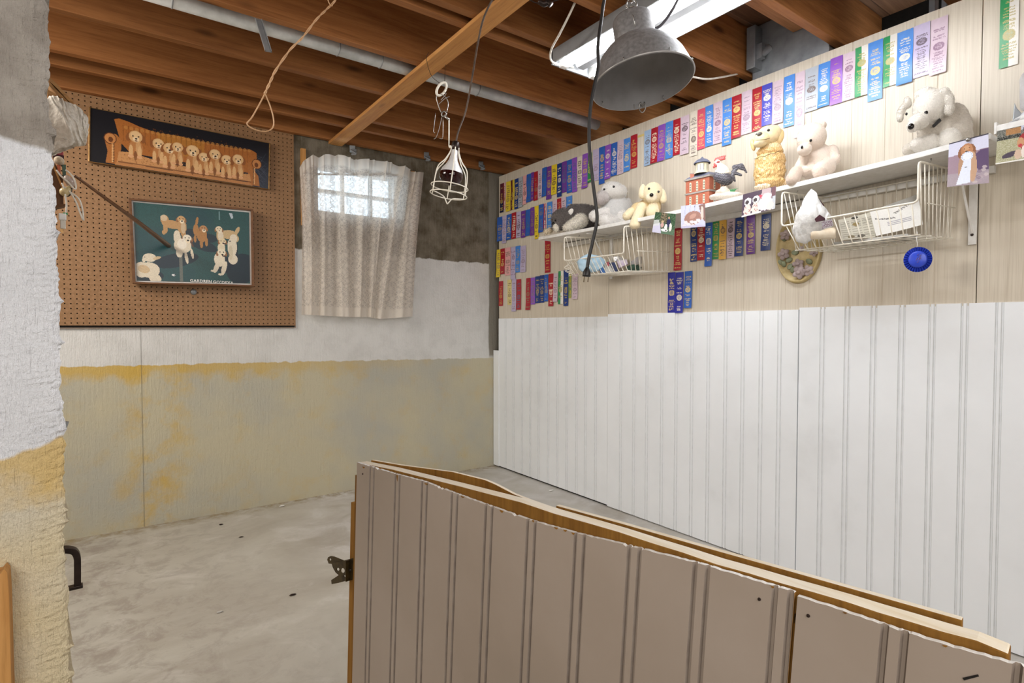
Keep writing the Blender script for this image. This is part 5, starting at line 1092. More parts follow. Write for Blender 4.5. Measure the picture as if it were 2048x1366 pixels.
for k in range(12):
    q = 2*math.pi*(k+.5)/12; dv = (f.R*math.cos(q)-f.L*math.sin(q)); MB().obox(cp+up*(hz*.45)+dv*rad*.95, Vector((-dv.y, dv.x, 0))*.0016, dv*.0015, up*hz*.32).build('cupola_opening', M['greyp'], t)
MB().lathe(cp+up*(hz-.002), up, [(rad*1.2, -.002), (rad*1.22, .002), (rad*1.05, .008), (rad*.78, .016), (rad*.35, .022), (rad*.22, .024), (rad*.2, .027), (.0008, .031), (0, .036)], 24).build('dome', M['roofp'], t, smooth=True)
ck = pl(1384.5, 353, .0); MB().obox(ck+up*.002, f.R*4*f.h, f.L*.004, up*.011).build('chimney', M['brickp'], t, bevel=.0005); MB().obox(ck+up*.014, f.R*4.6*f.h, f.L*.005, up*.0015).build('chimney_cap', M['greyp'], t)
# ---- rooster figurine
f = Fr(1456, 395, X=2.35); t = thing('rooster_figurine', 'black and white rooster figurine with red comb on a rocky base', 'figurine', base(f, 1456, 398))
wt, bk, rd = '#efe9da', '#45434a', '#c45a55'; T = Toy(f)
def barred(ce_, cols):
    dkm = (cols.mean(1) < .12)[:, None]; n1 = (np.sin(ce_[:, 2]*900+np.sin(ce_[:, 1]*700)) > .6)[:, None]; return np.where(dkm & n1, cols*3.2+.08, cols)
T.blob(1446, 356, 17, 12, bk, .01, .03, -12).blob(1438, 352, 12, 13, bk, .012, .028).blob(1452, 362, 14, 9, '#2c2a30', .01, .026).limb((1447, 343), (1436, 329), 12, 6.5, wt, .012, .018).blob(1441, 345, 12, 9, wt, .014, .027).blob(1452, 346, 10, 5, wt, .008, .026).blob(1435, 325, 6.5, 6, wt, .018, .014)
for (p, q, r0, r1) in (((1464, 352), (1470, 336), 5, 4), ((1468, 334), (1483, 330), 4, 3.5), ((1464, 346), (1480, 332), 4, 3), ((1484, 331), (1493, 345), 3.5, 2), ((1468, 345), (1482, 350), 4, 2.5), ((1466, 355), (1470, 362), 4, 2), ((1474, 333), (1486, 338), 4, 3)): T.limb(p, q, r0, r1, bk, .0, -.005)
T.mesh('bird_body', M['fig'], t, .0016, 2, jit=.3, colfn=barred, disp=.002)
T = Toy(f)
for i in range(6): T.limb((1431+i*3, 321-i*.6), (1432+i*3.6, 316-i*.9+abs(i-3)*.3), 2.6, 1.6, rd, .018, .018, 2)
T.limb((1449, 318), (1449, 313), 2, 1.2, rd, .018, .018, 2); T.mesh('comb', M['fig'], t, .0014, 2, jit=.1)
T = Toy(f); T.blob(1436, 325, 4, 3.2, rd, .026, .008, 20).blob(1430, 329, 3, 3, rd, .024, .006).blob(1428, 334, 2.5, 2.6, rd, .024, .006).blob(1433, 331, 2.6, 4, rd, .026, .006); T.mesh('wattle', M['fig'], t, .0013, 2, jit=.1)
MB().tube([f.m(1429, 326, .02), f.m(1424, 328, .02)], [.002, .0004], 6).build('beak', M['jar'], t); bead('eye', f, 1436, 324, .9, M['glossblack'], t, .035)
for px in (1447, 1452): MB().tube([f.m(px, 368, .01), f.m(px+1, 379, .01)], .0022, 8).build('leg', M['jar'], t, smooth=True)
T = Toy(f); T.blob(1456, 392, 30, 8, '#ddd2c4', 0, .034).blob(1446, 385, 16, 8, '#d3c6b6', 0, .03).blob(1432, 394, 14, 6, '#ddd2c4', .005, .03).blob(1448, 378, 8, 6, '#e0d6c8', 0, .02); T.mesh('rock_base', M['fig'], t, .002, 2, jit=.3, disp=.005)
for i in range(9):
    a0 = f.m(1458+i*1.1, 385, .012); MB().tube([a0, a0+f.R*((i-4)*.0022)+up*.012, a0+f.R*((i-4)*.0055)+up*.019], [.0022, .0018, .0003], 5).build('grass_blade', M['greenp'], t)
# ---- silver ornament and clear plastic at the right edge
f = Fr(2035, 245, X=2.40); t = thing('fish_shaped_ornament', 'grey and silver ornament with pointed fin at the right edge of the photo', 'ornament', base(f, 2035, 255))
T = Toy(f); T.blob(2050, 238, 32, 9, '#d9d8d4', 0, .03, 16).blob(2032, 243, 22, 4, '#a9a9aa', .01, .02, 18).blob(2062, 232, 22, 14, '#c9cace', 0, .035).blob(2058, 252, 18, 5, '#e2dccf', 0, .03); T.mesh('dish', M['ceram'], t, .002, 3, jit=.15)
MB().prism([f.m(2025, 240, .006), f.m(2029, 205, .006), f.m(2034, 216, .006), f.m(2048, 232, .006)], f.L*.006).build('fin', M['galv'], t, bevel=.002)
MB().lathe(f.m(2040, 251, .02), up, [(0, 0), (.004, 0), (.004, .008), (0, .009)], 12).build('gold_stud', M['goldframe'], t, smooth=True)
lump('clear_bag', Fr(2060, 190, X=2.43), [(2040, 226), (2038, 160), (2052, 142), (2085, 130), (2100, 220)], .05, M['clear'], 'clear crumpled plastic bag standing behind the silver ornament', 'bag', 0, .004)
pg_ = hit(1700, 342, 0, 2.45); zz = float(shz(1.0))
tag(MB().box((2.36, .88, zz+.0005), (2.44, 1.02, zz+.004)).build('flat_card', M['greyc'], origin=(2.4, .95, zz)), 'flat grey card lying on the shelf between teddy bear and white dog', 'card')
# ============================================================ GREY PENDANT LAMP
d_ = ray(1285, 167); rimc = Cc+d_*1.70
L = Vector((d_.x, d_.y, 0)).normalized(); Rr = Vector((L.y, -L.x, 0))
axl = (Vector((0, 0, 1))*math.cos(math.radians(6))+L*math.sin(math.radians(6))-Rr*math.sin(math.radians(9))).normalized()
pl_ = thing('pendant_lamp', 'dark grey metal bell-shaped lamp hanging unlit below the fluorescent light', 'lamp', tuple(rimc))
R0 = .151; S0 = R0/.15
outer = [(.150, -.002), (.153, 0), (.153, .004), (.149, .010), (.144, .030), (.134, .058), (.119, .085), (.099, .108), (.080, .125), (.066, .132), (.062, .135)]
inner = [(0, .134), (.03, .133), (.055, .130), (.075, .121), (.097, .105), (.117, .083), (.132, .056), (.142, .028), (.147, .008), (.150, -.002)]
MB().lathe(rimc, axl, [(r*S0, h*S0) for r, h in outer], 64).build('shade', M['lampgrey'], pl_, smooth=True)
MB().lathe(rimc, axl, [(r*S0, h*S0) for r, h in inner]+[], 64).build('inner_reflector', M['lampin'], pl_, smooth=True)
MB().ring(rimc+axl*.001, axl, .1525*S0, .0022, 64, 6).build('rolled_rim', simple('bare_rim', '#c9c7c5', '#aaa8a6', .35, .5), pl_, smooth=True)
MB().lathe(rimc, axl, [(.0, .1365), (.062, .1365), (.0625, .138), (.0615, .205), (.058, .212), (.030, .215), (0, .215)], 40).build('neck', M['lampgrey'], pl_, smooth=True)
e1 = (Rr-axl*Rr.dot(axl)).normalized(); e2 = axl.cross(e1)
for q in (-20, 62, 100, 150, 250, 300):
    a = math.radians(q); p = rimc+axl*.008+(e1*math.cos(a)+e2*math.sin(a))*.149; MB().ring(p, e1*math.sin(a)-e2*math.cos(a), .0055, .0011, 16, 6).build('rim_clip', M['steel'], pl_, smooth=True)
a = math.radians(-100); p = rimc-axl*.012+(e1*math.cos(a)+e2*math.sin(a))*(-.149 if (e1*math.cos(a)+e2*math.sin(a)).dot(L) < 0 else .149)
p = rimc+L*.13-Vector((0, 0, .026)); hkq = MB().tube(smoothpts([rimc+(L-axl*L.dot(axl)).normalized()*.15, p+Rr*.006+Vector((0, 0, .02)), p+Rr*.010, p+Vector((0, 0, -.014)), p-Rr*.010, p-Rr*.006+Vector((0, 0, .02)), rimc+(L-axl*L.dot(axl)).normalized()*.15], 5), .0016, 6).build('wire_loop', M['steel'], pl_, smooth=True)
top = rimc+axl*.213
q = MB(); q.ring(top+Vector((0, 0, .018))-Rr*.006, Rr*.6+L*.8, .019, .0028, 28, 8); q.build('hanging_ring', M['steel'], pl_, smooth=True)
MB().ring(top+Vector((0, 0, .045))-Rr*.002, L-Rr*.3, .016, .0026, 24, 8).build('chain_link', M['steel'], pl_, smooth=True); MB().ring(top+Vector((0, 0, .068)), Rr*.9+L*.3, .014, .0026, 24, 8).build('chain_link', M['steel'], pl_, smooth=True)
MB().tube([top+Vector((0, 0, .08)), Vector((top.x, top.y, 2.36))], .0026, 8).build('hanging_wire', M['steel'], pl_, smooth=True)
cs = rimc+axl*.165+e1*.055; MB().tube(smoothpts([cs, cs+Rr*.02+Vector((0, 0, .004)), cs+Rr*.045+Vector((0, 0, .03)), cs+Rr*.075+Vector((0, 0, .08)), cs+Rr*.13+L*.02+Vector((0, 0, .20)), Vector(((cs+Rr*.15).x, 1.165, 2.37))], 6), .0042, 8).build('supply_cord', simple('grey_cord', '#55525a', '#403e45', .5), pl_, smooth=True)
hw = [rimc+axl*.2-L*.055-Rr*.01, rimc+axl*.19-L*.062, rimc+axl*.15-L*.062+Rr*.002]; MB().tube(hw, .0012, 6).build('tie_wire', M['steel'], pl_, smooth=True)

# ============================================================ CAGED HEAT LAMP
hl = ray(899, 345); hc = Cc+hl*(2.0/hl.y)      # centre of the cage at Y = 2.0
fr_ = Fr(899, 345, Y=2.0); s_ = fr_.h
tp, bt = fr_.m(912, 284), fr_.m(895, 404); ax = (tp-bt).normalized(); ln = (tp-bt).length
hlT = thing('caged_heat_lamp', 'red heat bulb in a silver wire cage hanging from a wire and cord', 'lamp', tuple(bt))
A0 = lambda t_: bt+ax*(ln*t_)
px = s_
MB().lathe(A0(1), -ax, [(0, -.002), (6*px, -.001), (7.5*px, .004), (8*px, 8*px), (8*px, 17*px), (0, 17*px)], 24).build('lamp_socket', M['darkmetal'], hlT, smooth=True)
b0 = A0(.86)
MB().lathe(b0, -ax, [(6.5*px, 0), (7*px, 10*px), (9*px, 20*px), (14*px, 30*px), (20*px, 38*px), (23*px, 46*px)], 36).build('bulb_reflector', M['chrome'], hlT, smooth=True)
MB().lathe(b0, -ax, [(23*px, 46*px), (23.5*px, 51*px), (22.5*px, 58*px), (18*px, 65*px), (10*px, 69.5*px), (0, 71*px)], 36).build('red_bulb_face', M['redglass'], hlT, smooth=True)
ea = ax.orthogonal().normalized(); eb = ax.cross(ea)
for k in range(6):
    q = 2*math.pi*k/6+.35; dv = ea*math.cos(q)+eb*math.sin(q)
    MB().tube(smoothpts([A0(.90)+dv*8*px, A0(.80)+dv*11*px, A0(.66)+dv*20*px, A0(.54)+dv*32*px, A0(.40)+dv*36*px, A0(.12)+dv*37*px], 5), 1.15*px, 8).build('cage_wire', M['wire'], hlT, smooth=True)
for h_ in (.12, .25): MB().ring(A0(h_), ax, 37*px, 1.15*px, 44, 8).build('cage_ring', M['wire'], hlT, smooth=True)
dv = (ea-eb).normalized(); MB().tube(smoothpts([A0(.12)-dv*37*px, A0(.08)-dv*12*px, A0(.0)-dv*3*px, A0(-.03), A0(.0)+dv*3*px, A0(.08)+dv*12*px, A0(.12)+dv*37*px], 5), 1.2*px, 8).build('bottom_loop', M['wire'], hlT, smooth=True)
q = MB(); q.tube([fr_.m(898, 293), fr_.m(915, 296)], 3*px, 8); q.build('cage_clamp', M['wire'], hlT, smooth=True)
MB().tube([fr_.m(898, 293), fr_.m(898, 240)], 1.4*px, 8).build('hanger_rod', M['wire'], hlT, smooth=True)
MB().ring(fr_.m(888, 228), fr_.L+fr_.R*.4, 5*px, 1.4*px, 20, 6).build('hanger_ring', M['steel'], hlT, smooth=True)
MB().tube([fr_.m(889, 232), fr_.m(899, 240)], 2.4*px, 8).build('hanger_swivel', M['steel'], hlT, smooth=True)
MB().tube(smoothpts([fr_.m(882, 225), fr_.m(876, 208), fr_.m(873, 192), fr_.m(885, 190), fr_.m(896, 203), fr_.m(893, 225), fr_.m(888, 232)], 5), 1.1*px, 6).build('wire_loop', M['steel'], hlT, smooth=True)
oc = fr_.m(883, 178); MB().tube([oc+fr_.R*(math.cos(a_)*8*px+math.sin(a_)*6*px)+Vector((0, 0, math.sin(a_)*13*px))+fr_.L*math.cos(a_)*.006 for a_ in [2*math.pi*i/24 for i in range(25)]], 2.5*px, 8).build('oval_ring', M['wire'], hlT, smooth=True)
for P in ([(871, 226), (869, 245), (867, 262), (870, 266)], [(884, 232), (880, 250), (877, 262), (872, 275), (868, 278)], [(886, 236), (886, 256), (885, 276), (879, 277)], [(878, 208), (890, 197), (899, 193)], [(882, 200), (892, 188), (889, 184)]):
    MB().tube(smoothpts([fr_.m(x, y, .004) for x, y in P], 4), .7*px, 5).build('loose_wire', M['steel'], hlT, smooth=True)
up2 = [fr_.m(884, 166), hit(872, 158, 2, 2.24)]; hk = Vector((1.19, 2.33, 2.33)); hk2 = hitn(891, 120, Vector((0, 0, 1)), 2.33)
MB().tube(smoothpts([fr_.m(881, 168), hit(862, 150, 2, 2.27), hit(853, 118, 2, 2.328), hit(857, 105, 2, 2.332)], 5), .6*px, 5).build('thin_wire', M['darkmetal'], hlT, smooth=True)
MB().tube([fr_.m(889, 167), hit(891, 128, 2, 2.34)], .5*px, 5).build('thin_wire', M['darkmetal'], hlT, smooth=True)
cord = [fr_.m(912, 284), fr_.m(917, 262), hit(932, 220, 1, 1.97), hit(945, 150, 1, 1.9), hit(955, 90, 1, 1.82), hit(966, 40, 1, 1.76), hit(984, 0, 1, 1.72), hit(1000, -26, 1, 1.70), hit(1000, -26, 1, 1.70)+Vector((.01, -.02, .10)), Vector((1.19, 1.60, 2.36))]
MB().tube(smoothpts(cord, 6), 1.9*px, 8).build('supply_cord', M['browncord'], hlT, smooth=True)

# ============================================================ CORDS
pr = [(1207, -30), (1205, 20), (1196, 90), (1197, 130), (1190, 165), (1181, 215), (1178, 280), (1184, 350), (1191, 405), (1194, 440), (1186, 480), (1178, 515), (1174, 538)]
pc = thing('hanging_plug_cord', 'black cord with two-prong plug hanging in front of the ribbon wall', 'cord', tuple(Cc+ray(1174, 560)*1.42))
P = [Cc+ray(x, y)*1.42 for x, y in pr]; P = [Vector((P[0].x-.02, 1.165, 2.37)), Vector((P[0].x-.01, (P[0].y+1.165)/2, 2.15))]+P; MB().tube(smoothpts(P, 6), .0044, 8).build('cord', M['blackrub'], pc, smooth=True)
k0, k1 = Cc+ray(1174.5, 537)*1.42, Cc+ray(1173, 551)*1.42; kd = (k1-k0).normalized(); kr = Rr; kl = kd.cross(kr)
MB().lathe(k0, kd, [(.0035, -.004), (.0055, 0), (.0095, .008), (.0105, .0175), (.0105, .0205), (0, .0207)], 14).build('plug', M['blackrub'], pc, smooth=True)
for s__ in (-1, 1): MB().obox(k0+kd*.0275+kr*s__*.0052, kr*.0008, kl*.003, kd*.0075).build('prong', M['brass'], pc)
# twisted beige loop of cord
fl_ = Fr(560, 130, Y=1.9); V0 = [(519, 262), (497, 240), (494, 246), (502, 256), (520, 262), (535, 262), (546, 255), (547, 240), (541, 215), (530, 186)]
lt_ = thing('twisted_cord_loop', 'twisted beige cord ending in a pear-shaped loop under the joists', 'cord', tuple(fl_.m(520, 262)))
MB().tube(smoothpts([fl_.m(x, y) for x, y in ((530, 187), (518, 210), (503, 236), (494, 247), (503, 256), (520, 262), (536, 262), (546, 254), (547, 238), (541, 214), (530, 187))], 5), .0021, 8).build('loop', M['beigecord'], lt_, smooth=True)
tw = [(530, 187), (540, 165), (552, 140), (580, 100), (605, 75), (632, 40), (652, 20), (668, 4), (684, -18), (694, -34)]; T0 = smoothpts([fl_.m(x, y, -.001*i) for i, (x, y) in enumerate(tw)]+[fl_.m(712, -60, -.02), Vector((fl_.m(720, -60).x, 1.96, 2.36))], 12)
for ph in (0, math.pi):
    P = []
    for i, p in enumerate(T0): a_ = i*.42+ph; P.append(p+fl_.R*math.cos(a_)*.0028+fl_.L*math.sin(a_)*.0028+Vector((0, 0, math.cos(a_)*.0014)))
    MB().tube(P, .0021, 7).build('strand', M['beigecord'], lt_, smooth=True)
MB().tube(smoothpts([Vector((fl_.m(654, -20).x, 1.98, 2.36)), fl_.m(652, -30), fl_.m(656, 0), fl_.m(663, 12), fl_.m(666, 6)], 4), .0018, 7).build('loose_end', M['beigecord'], lt_, smooth=True)
# white cord round the end of the fluorescent light
P = [hit(1150, 5, 2, 2.36), hit(1136, 35, 2, 2.33), hit(1118, 70, 2, 2.30), hit(1103, 98, 2, 2.28), hit(1101, 118, 2, 2.27), hit(1112, 128, 2, 2.275), hit(1135, 131, 2, 2.29), hit(1160, 140, 2, 2.33)]
tag(MB().tube(smoothpts(P, 6), .0045, 8).build('power_cable', M['whitecord'], origin=tuple(P[0]), smooth=True), 'thick white cable curving beside the end of the fluorescent light', 'cable')
P = [hit(1380, 153, 1, 1.55), hit(1412, 158, 1, 1.56), hit(1440, 155, 1, 1.565), hit(1475, 148, 1, 1.58)]
tag(MB().tube(smoothpts(P, 6), .0042, 8).build('power_cable', M['whitecord'], origin=tuple(P[0]), smooth=True), 'white cable running from behind the grey lamp to a joist', 'cable')
f3 = Fr(1095, 6, Y=1.45)
lumpc = MB(); lumpc.tube(smoothpts([f3.m(1078, 2), f3.m(1088, 8), f3.m(1096, 4), f3.m(1102, 10)], 4), .010, 8); lumpc.tube([f3.m(1096, 4), Vector((f3.m(1096, 4).x, 1.57, 2.37))], .0022, 6); lumpc.tube(smoothpts([f3.m(1060, 0), f3.m(1075, 6), f3.m(1100, 4), f3.m(1130, -5)], 5), .0022, 6)
tag(lumpc.build('black_pulley', M['darkmetal'], origin=tuple(f3.m(1095, 6)), smooth=True), 'small black knotted cord at the top edge of the photo beside the plank', 'cord')

# ============================================================ GATE in the foreground
gang = math.radians(8.5); gn = Vector((math.cos(gang), math.sin(gang), 0)); gd = Vector((math.sin(gang), -math.cos(gang), 0))   # gd runs towards the viewer's right
GK = .66
def G(px, py, off=0): return hitn(px, py, gn, GK+off)
def gs(p): return p.dot(gd)
O_ = gn*GK
gt = thing('low_gate', 'low gate faced with grooved white boards standing in the foreground', 'gate', tuple(O_+gd*(gs(G(712, 930)))))
tilt = math.tan(math.radians(3.4))    # the boards lean a little along the gate
def ysheet(px):   # top edge of the front sheet in the photo
    return np.interp(px, [712, 735, 792, 846, 906, 975, 1059, 1155, 1270, 1413, 1575, 1590], [924, 931, 948, 962, 985, 1010, 1040, 1067, 1094, 1131, 1180, 1186])
def ysheet2(px): return np.interp(px, [1594, 1680, 1780, 1900, 2048, 2300], [1192, 1219, 1254, 1292, 1333, 1405])
def gsheet(nm, pxs, fn, beads_px, pl0, mat, off=0, th=.006, jag=True):
    # front sheet: columns between grooves, each leaning with the boards
    pts = []
    for p in pxs: q = G(p, float(fn(p)), off); pts.append((gs(q), q.z))
    S0, S1 = pts[0][0], pts[-1][0]; zf = lambda s: float(np.interp(s, [a for a, _ in pts], [b for _, b in pts]))
    prof = []; cent = [gs(G(p, float(fn(p)), off)) for p in beads_px]
    gro = []
    for c in cent:
        for o_ in (-.0085, .0085): gro.append((c+o_, .0036, .0048))
    s = S0; xs_ = [(S0, 0)]
    for c, w_, dp in gro: xs_ += [(c-w_, 0), (c-w_*.45, dp), (c+w_*.45, dp), (c+w_, 0)]
    xs_.append((S1, 0)); ext = list(np.arange(S0+.012, S1, .0055)); occ = [c for c, _, _ in gro]
    for e in ext:
        if all(abs(e-c) > .0045 for c in occ): xs_.append((e, 0))
    xs_.sort(); V = []; m = len(xs_); rnd = random.Random(3); Od = gn*(GK+off)
    for s, o_ in xs_:
        zt = zf(s)-(rnd.choice([0, 0, 0, 0, .0006, .0008, .0028 if s % .23 < .05 else .0004]) if jag and S0+.01 < s < S1-.01 else 0); zb = .04
        for z in (zb, zt):
            ss = s-(zf(s)-z)*tilt; V.append(Od+gd*ss+gn*o_+Vector((0, 0, z)))
        for z in (zb, zt):
            ss = s-(zf(s)-z)*tilt; V.append(Od+gd*ss+gn*th+Vector((0, 0, z)))
    F = []
    for i in range(m-1):
        a, b_ = 4*i, 4*i+4; F += [(a, b_, b_+1, a+1), (a+2, a+3, b_+3, b_+2), (a+1, b_+1, b_+3, a+3), (a, a+2, b_+2, b_)]
    F += [(0, 1, 3, 2), (4*m-4, 4*m-2, 4*m-1, 4*m-3)]
    b = MB(); b.add(V, F); o = b.build(nm, mat, gt); o.data.materials.append(M['white']); o.data.materials.append(M['plydark']); o.data.materials.append(M['gdark'])
    for p in o.data.polygons:
        if p.normal.z > .6: p.material_index = 1  # raw top edge whitened, its highlight put into the colour
        elif abs(p.normal.z) < .3 and .05 < abs(p.normal.dot(gn)) < .97: p.material_index = 3
        elif abs(p.normal.dot(gd)) > .985 and p.area > .003: p.material_index = 2
    return o
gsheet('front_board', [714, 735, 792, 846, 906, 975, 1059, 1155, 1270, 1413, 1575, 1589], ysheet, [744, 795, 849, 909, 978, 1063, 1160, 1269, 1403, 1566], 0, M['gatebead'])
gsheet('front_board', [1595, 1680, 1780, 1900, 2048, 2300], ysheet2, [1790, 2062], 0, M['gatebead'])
# core of the gate: hardboard body, rough chipboard top rail, and a strip behind
def zline(pxa, fa, off, n=14, x0=712, x1=2018):
    out = []
    for i in range(n+1): x = x0+(x1-x0)*i/n; out.append(G(x, float(fa(x)), off))
    return out
ynear = lambda x: np.interp(x, [716, 902, 1027, 1200, 1400, 1780, 1990, 2018], [922, 969, 1001, 1053, 1117, 1229, 1294, 1300])
near = zline(None, ynear, .008, 20, 716, 2018)
b = MB(); n_ = len(near); th = .024; hgt = .032; rnd = random.Random(5); V = []
for i, p in enumerate(near):
    jz = rnd.uniform(-.0012, .0012); e = (min(i, n_-1-i) == 0)*.004
    V += [p+Vector((0, 0, jz-e)), p+gn*th+Vector((0, 0, jz*.5-e)), p+gn*th-Vector((0, 0, hgt)), p-Vector((0, 0, hgt))]
F = [(4*i+k, 4*i+(k+1) % 4, 4*i+4+(k+1) % 4, 4*i+4+k) for i in range(n_-1) for k in range(4)]+[(3, 2, 1, 0), tuple(4*(n_-1)+k for k in range(4))]
b.add(V, F); rail = b.build('top_rail', M['ply'], gt, bevel=.002)
rail.data.materials.append(M['plydark'])
for p in rail.data.polygons:
    if p.normal.z < .5: p.material_index = 1
# body of the gate behind the boards, seen brown at the left edge
def lean(s, z, zt): return s-(zt-z)*tilt
q0 = G(713, 926, .008); s0 = gs(q0); q1 = G(2100, 1350, .008); s1 = gs(q1); V = []
for s, zt in ((s0, q0.z-.03), (s1, q1.z-.03)):
    for z in (.04, zt):
        for o_ in (.0065, .030): V.append(gn*(GK+o_)+gd*lean(s-.002, z, zt+.03)+Vector((0, 0, z)))
b = MB(); b.add(V, [(0, 1, 3, 2), (4, 6, 7, 5), (0, 2, 6, 4), (1, 5, 7, 3), (2, 3, 7, 6), (0, 4, 5, 1)]); b.build('core_board', M['plydark'], gt)
# back board, its top edge rising in a shallow bulge, then a second strip
def strip(name, P, th, hgt, mat, o0):
    V = []
    for (x, y, o_) in P:
        p = G(x, y, o_); V += [p, p+gn*th, p+gn*th-Vector((0, 0, hgt)), p-Vector((0, 0, hgt))]
    m = len(P); b = MB(); b.add(V, [(4*i+k, 4*i+(k+1) % 4, 4*i+4+(k+1) % 4, 4*i+4+k) for i in range(m-1) for k in range(4)]+[(3, 2, 1, 0), tuple(4*(m-1)+k for k in range(4))])
    o = b.build(name, mat, gt, bevel=.001); o.data.materials.append(M['plydark'])
    for p in o.data.polygons:
        if p.normal.z < .6: p.material_index = 1
    return o
strip('warped_back_board', [(742, 920, .033), (800, 930, .037), (906, 944, .048), (970, 960, .054), (991, 969, .054), (1027, 988, .050), (1060, 1001, .043), (1097, 1014, .035)], .007, .05, M['ply'], .05)
strip('back_strip', [(1112, 1011, .036), (1250, 1049, .036), (1400, 1092, .036), (1600, 1148, .036), (1780, 1199, .036), (1924, 1240, .036)], .009, .05, M['ply'], .05)
q0 = G(704, 1004, .033); s0 = gs(q0); V = []
for s, zt in ((s0, q0.z), (s1, q0.z)):
    for z in (.04, zt):
        for o_ in (.0305, .043): V.append(gn*(GK+o_)+gd*lean(s, z, zt)+Vector((0, 0, z)))
b = MB(); b.add(V, [(0, 1, 3, 2), (4, 6, 7, 5), (0, 2, 6, 4), (1, 5, 7, 3), (2, 3, 7, 6), (0, 4, 5, 1)]); b.build('back_board', M['plydark'], gt)
# nail heads and the black mark at the lower right
for (x, y) in ((725, 948), (1518, 1199), (1616, 1232)):
    p = G(x, y, -.001); MB().lathe(p, -gn, [(0, .001), (.0016, .0005), (.002, -.001), (0, -.001)], 10).build('nail_head', M['darkmetal'], gt)
MB().prism([G(1925, 1356, -.0008), G(1956, 1349, -.0008), G(1958, 1353, -.0008), G(1928, 1361, -.0008)], gn*.0006).build('black_staple', M['blackrub'], gt)
for x, y, wd, hh in ((727, 934, 5, 3), (794, 951, 3, 12), (852, 967, 7, 3), (925, 993, 8, 3), (1003, 1021, 8, 5), (1066, 1041, 5, 4), (1112, 1055, 9, 4), (1130, 1060, 8, 4), (1146, 1066, 7, 4), (1545, 1173, 8, 4), (1690, 1225, 10, 3), (1890, 1291, 12, 4)):
    MB().prism([G(x-wd/2, y-1, -.0006), G(x+wd/2, y+wd*.12-.5, -.0006), G(x+wd*.15, y+hh, -.0006), G(x-wd*.2, y+hh*.6, -.0006)], gn*.0005).build('paint_chip', M['plydark'], gt)
# latch: stamped plates with holes
def plate(nm, outline, holes, th, mat, parent, off, P):
    cu = bpy.data.curves.new('c', 'CURVE'); cu.dimensions = '2D'; cu.fill_mode = 'BOTH'; cu.extrude = th/2
    o0 = P(*outline[0]); ex = gd; ez = Vector((0, 0, 1))
    def add(poly):
        sp_ = cu.splines.new('POLY'); sp_.points.add(len(poly)-1); sp_.use_cyclic_u = True
        for i, (x, y) in enumerate(poly): d = P(x, y)-o0; sp_.points[i].co = (d.dot(ex), d.z, 0, 1)
    add(outline)
    for hx, hy, hr, hry in holes: add([(hx+hr*math.cos(-2*math.pi*i/14), hy+hry*math.sin(-2*math.pi*i/14)) for i in range(14)])
    o = bpy.data.objects.new('c', cu); COL.objects.link(o); bpy.context.view_layer.update()
    me = bpy.data.meshes.new_from_object(o.evaluated_get(bpy.context.evaluated_depsgraph_get())); bpy.data.objects.remove(o)
    Mx = Matrix((( ex.x, 0, -gn.x, o0.x), (ex.y, 0, -gn.y, o0.y), (0, 1, 0, o0.z), (0, 0, 0, 1))); me.transform(Mx); me.materials.clear(); me.name = nm
    return mkobj(nm, me, mat, parent)
lt = thing('gate_latch', 'aged brass latch with round holes on the left edge of the gate', 'latch', tuple(G(690, 1140, .01)))
Pl = lambda x, y: G(x, y, .012); Pl2 = lambda x, y: G(x, y, .018)
plate('latch_plate', [(664, 1127), (707, 1116), (706, 1158), (676, 1166), (664, 1168), (663, 1160), (678, 1150), (672, 1145), (668, 1138), (666, 1134)], [(676.5, 1138.5, 3, 3.2), (686, 1141, 4.2, 5), (690, 1152, 2, 2.2)], .0022, M['brass'], lt, 0, Pl)
plate('latch_arm', [(655, 1119), (657, 1114), (662, 1112), (668, 1113), (690, 1122), (690, 1128), (668, 1128), (658, 1127)], [(661, 1119, 2.2, 2.4)], .0022, M['brass'], lt, 0, Pl2)
MB().obox(G(700, 1140, .012), gd*.001, gn*.012, Vector((0, 0, .026))).build('latch_tab', M['brass'], lt)
MB().lathe(G(700, 1140, .0105), -gn, [(0, .003), (.003, .0025), (.004, 0)], 12).build('screw_head', M['darkmetal'], lt, smooth=True)
# ============================================================ HANDLE on the end of the near wall, stud at lower left
hf = Fr(145, 1140, Y=1.37); hp = smoothpts([hf.m(126, 1101), hf.m(136, 1101), hf.m(148, 1104), hf.m(154, 1114), hf.m(155, 1130), hf.m(155, 1172)], 6)
hd = thing('wall_handle', 'dark brown bent metal handle on the end of the near concrete wall', 'handle', tuple(hf.m(145, 1178)))
V = []; 
for i, p in enumerate(hp):
    T_ = (hp[min(i+1, len(hp)-1)]-hp[max(i-1, 0)]).normalized(); Nn = T_.cross(hf.L).normalized(); V += [p+Nn*.0055-hf.L*.003, p-Nn*.0055-hf.L*.003, p-Nn*.0055+hf.L*.014, p+Nn*.0055+hf.L*.014]
m = len(hp); b = MB(); b.add(V, [(4*i+k, 4*i+(k+1) % 4, 4*i+4+(k+1) % 4, 4*i+4+k) for i in range(m-1) for k in range(4)]+[(3, 2, 1, 0), tuple(4*(m-1)+k for k in range(4))]); b.build('bent_strap', M['darkmetal'], hd, bevel=.0008)
MB().obox(hf.m(145, 1175), hf.R*.016, hf.L*.008, Vector((0, 0, .003))).build('foot', M['darkmetal'], hd, bevel=.0008)
vf = Fr(131, 854, Y=1.40); MBv = MB().prism([vf.m(124, 843), vf.m(138, 844), vf.m(132, 862), vf.m(124, 864)], vf.L*.01)
tag(MBv.build('strike_bracket', M['galv'], origin=tuple(vf.m(130, 855))), 'small grey ribbed metal bracket peeking past the near wall, above the handle', 'bracket')
p1, p2 = hit(3, 1141, 1, 1.26), hit(22, 1366, 1, 1.26)
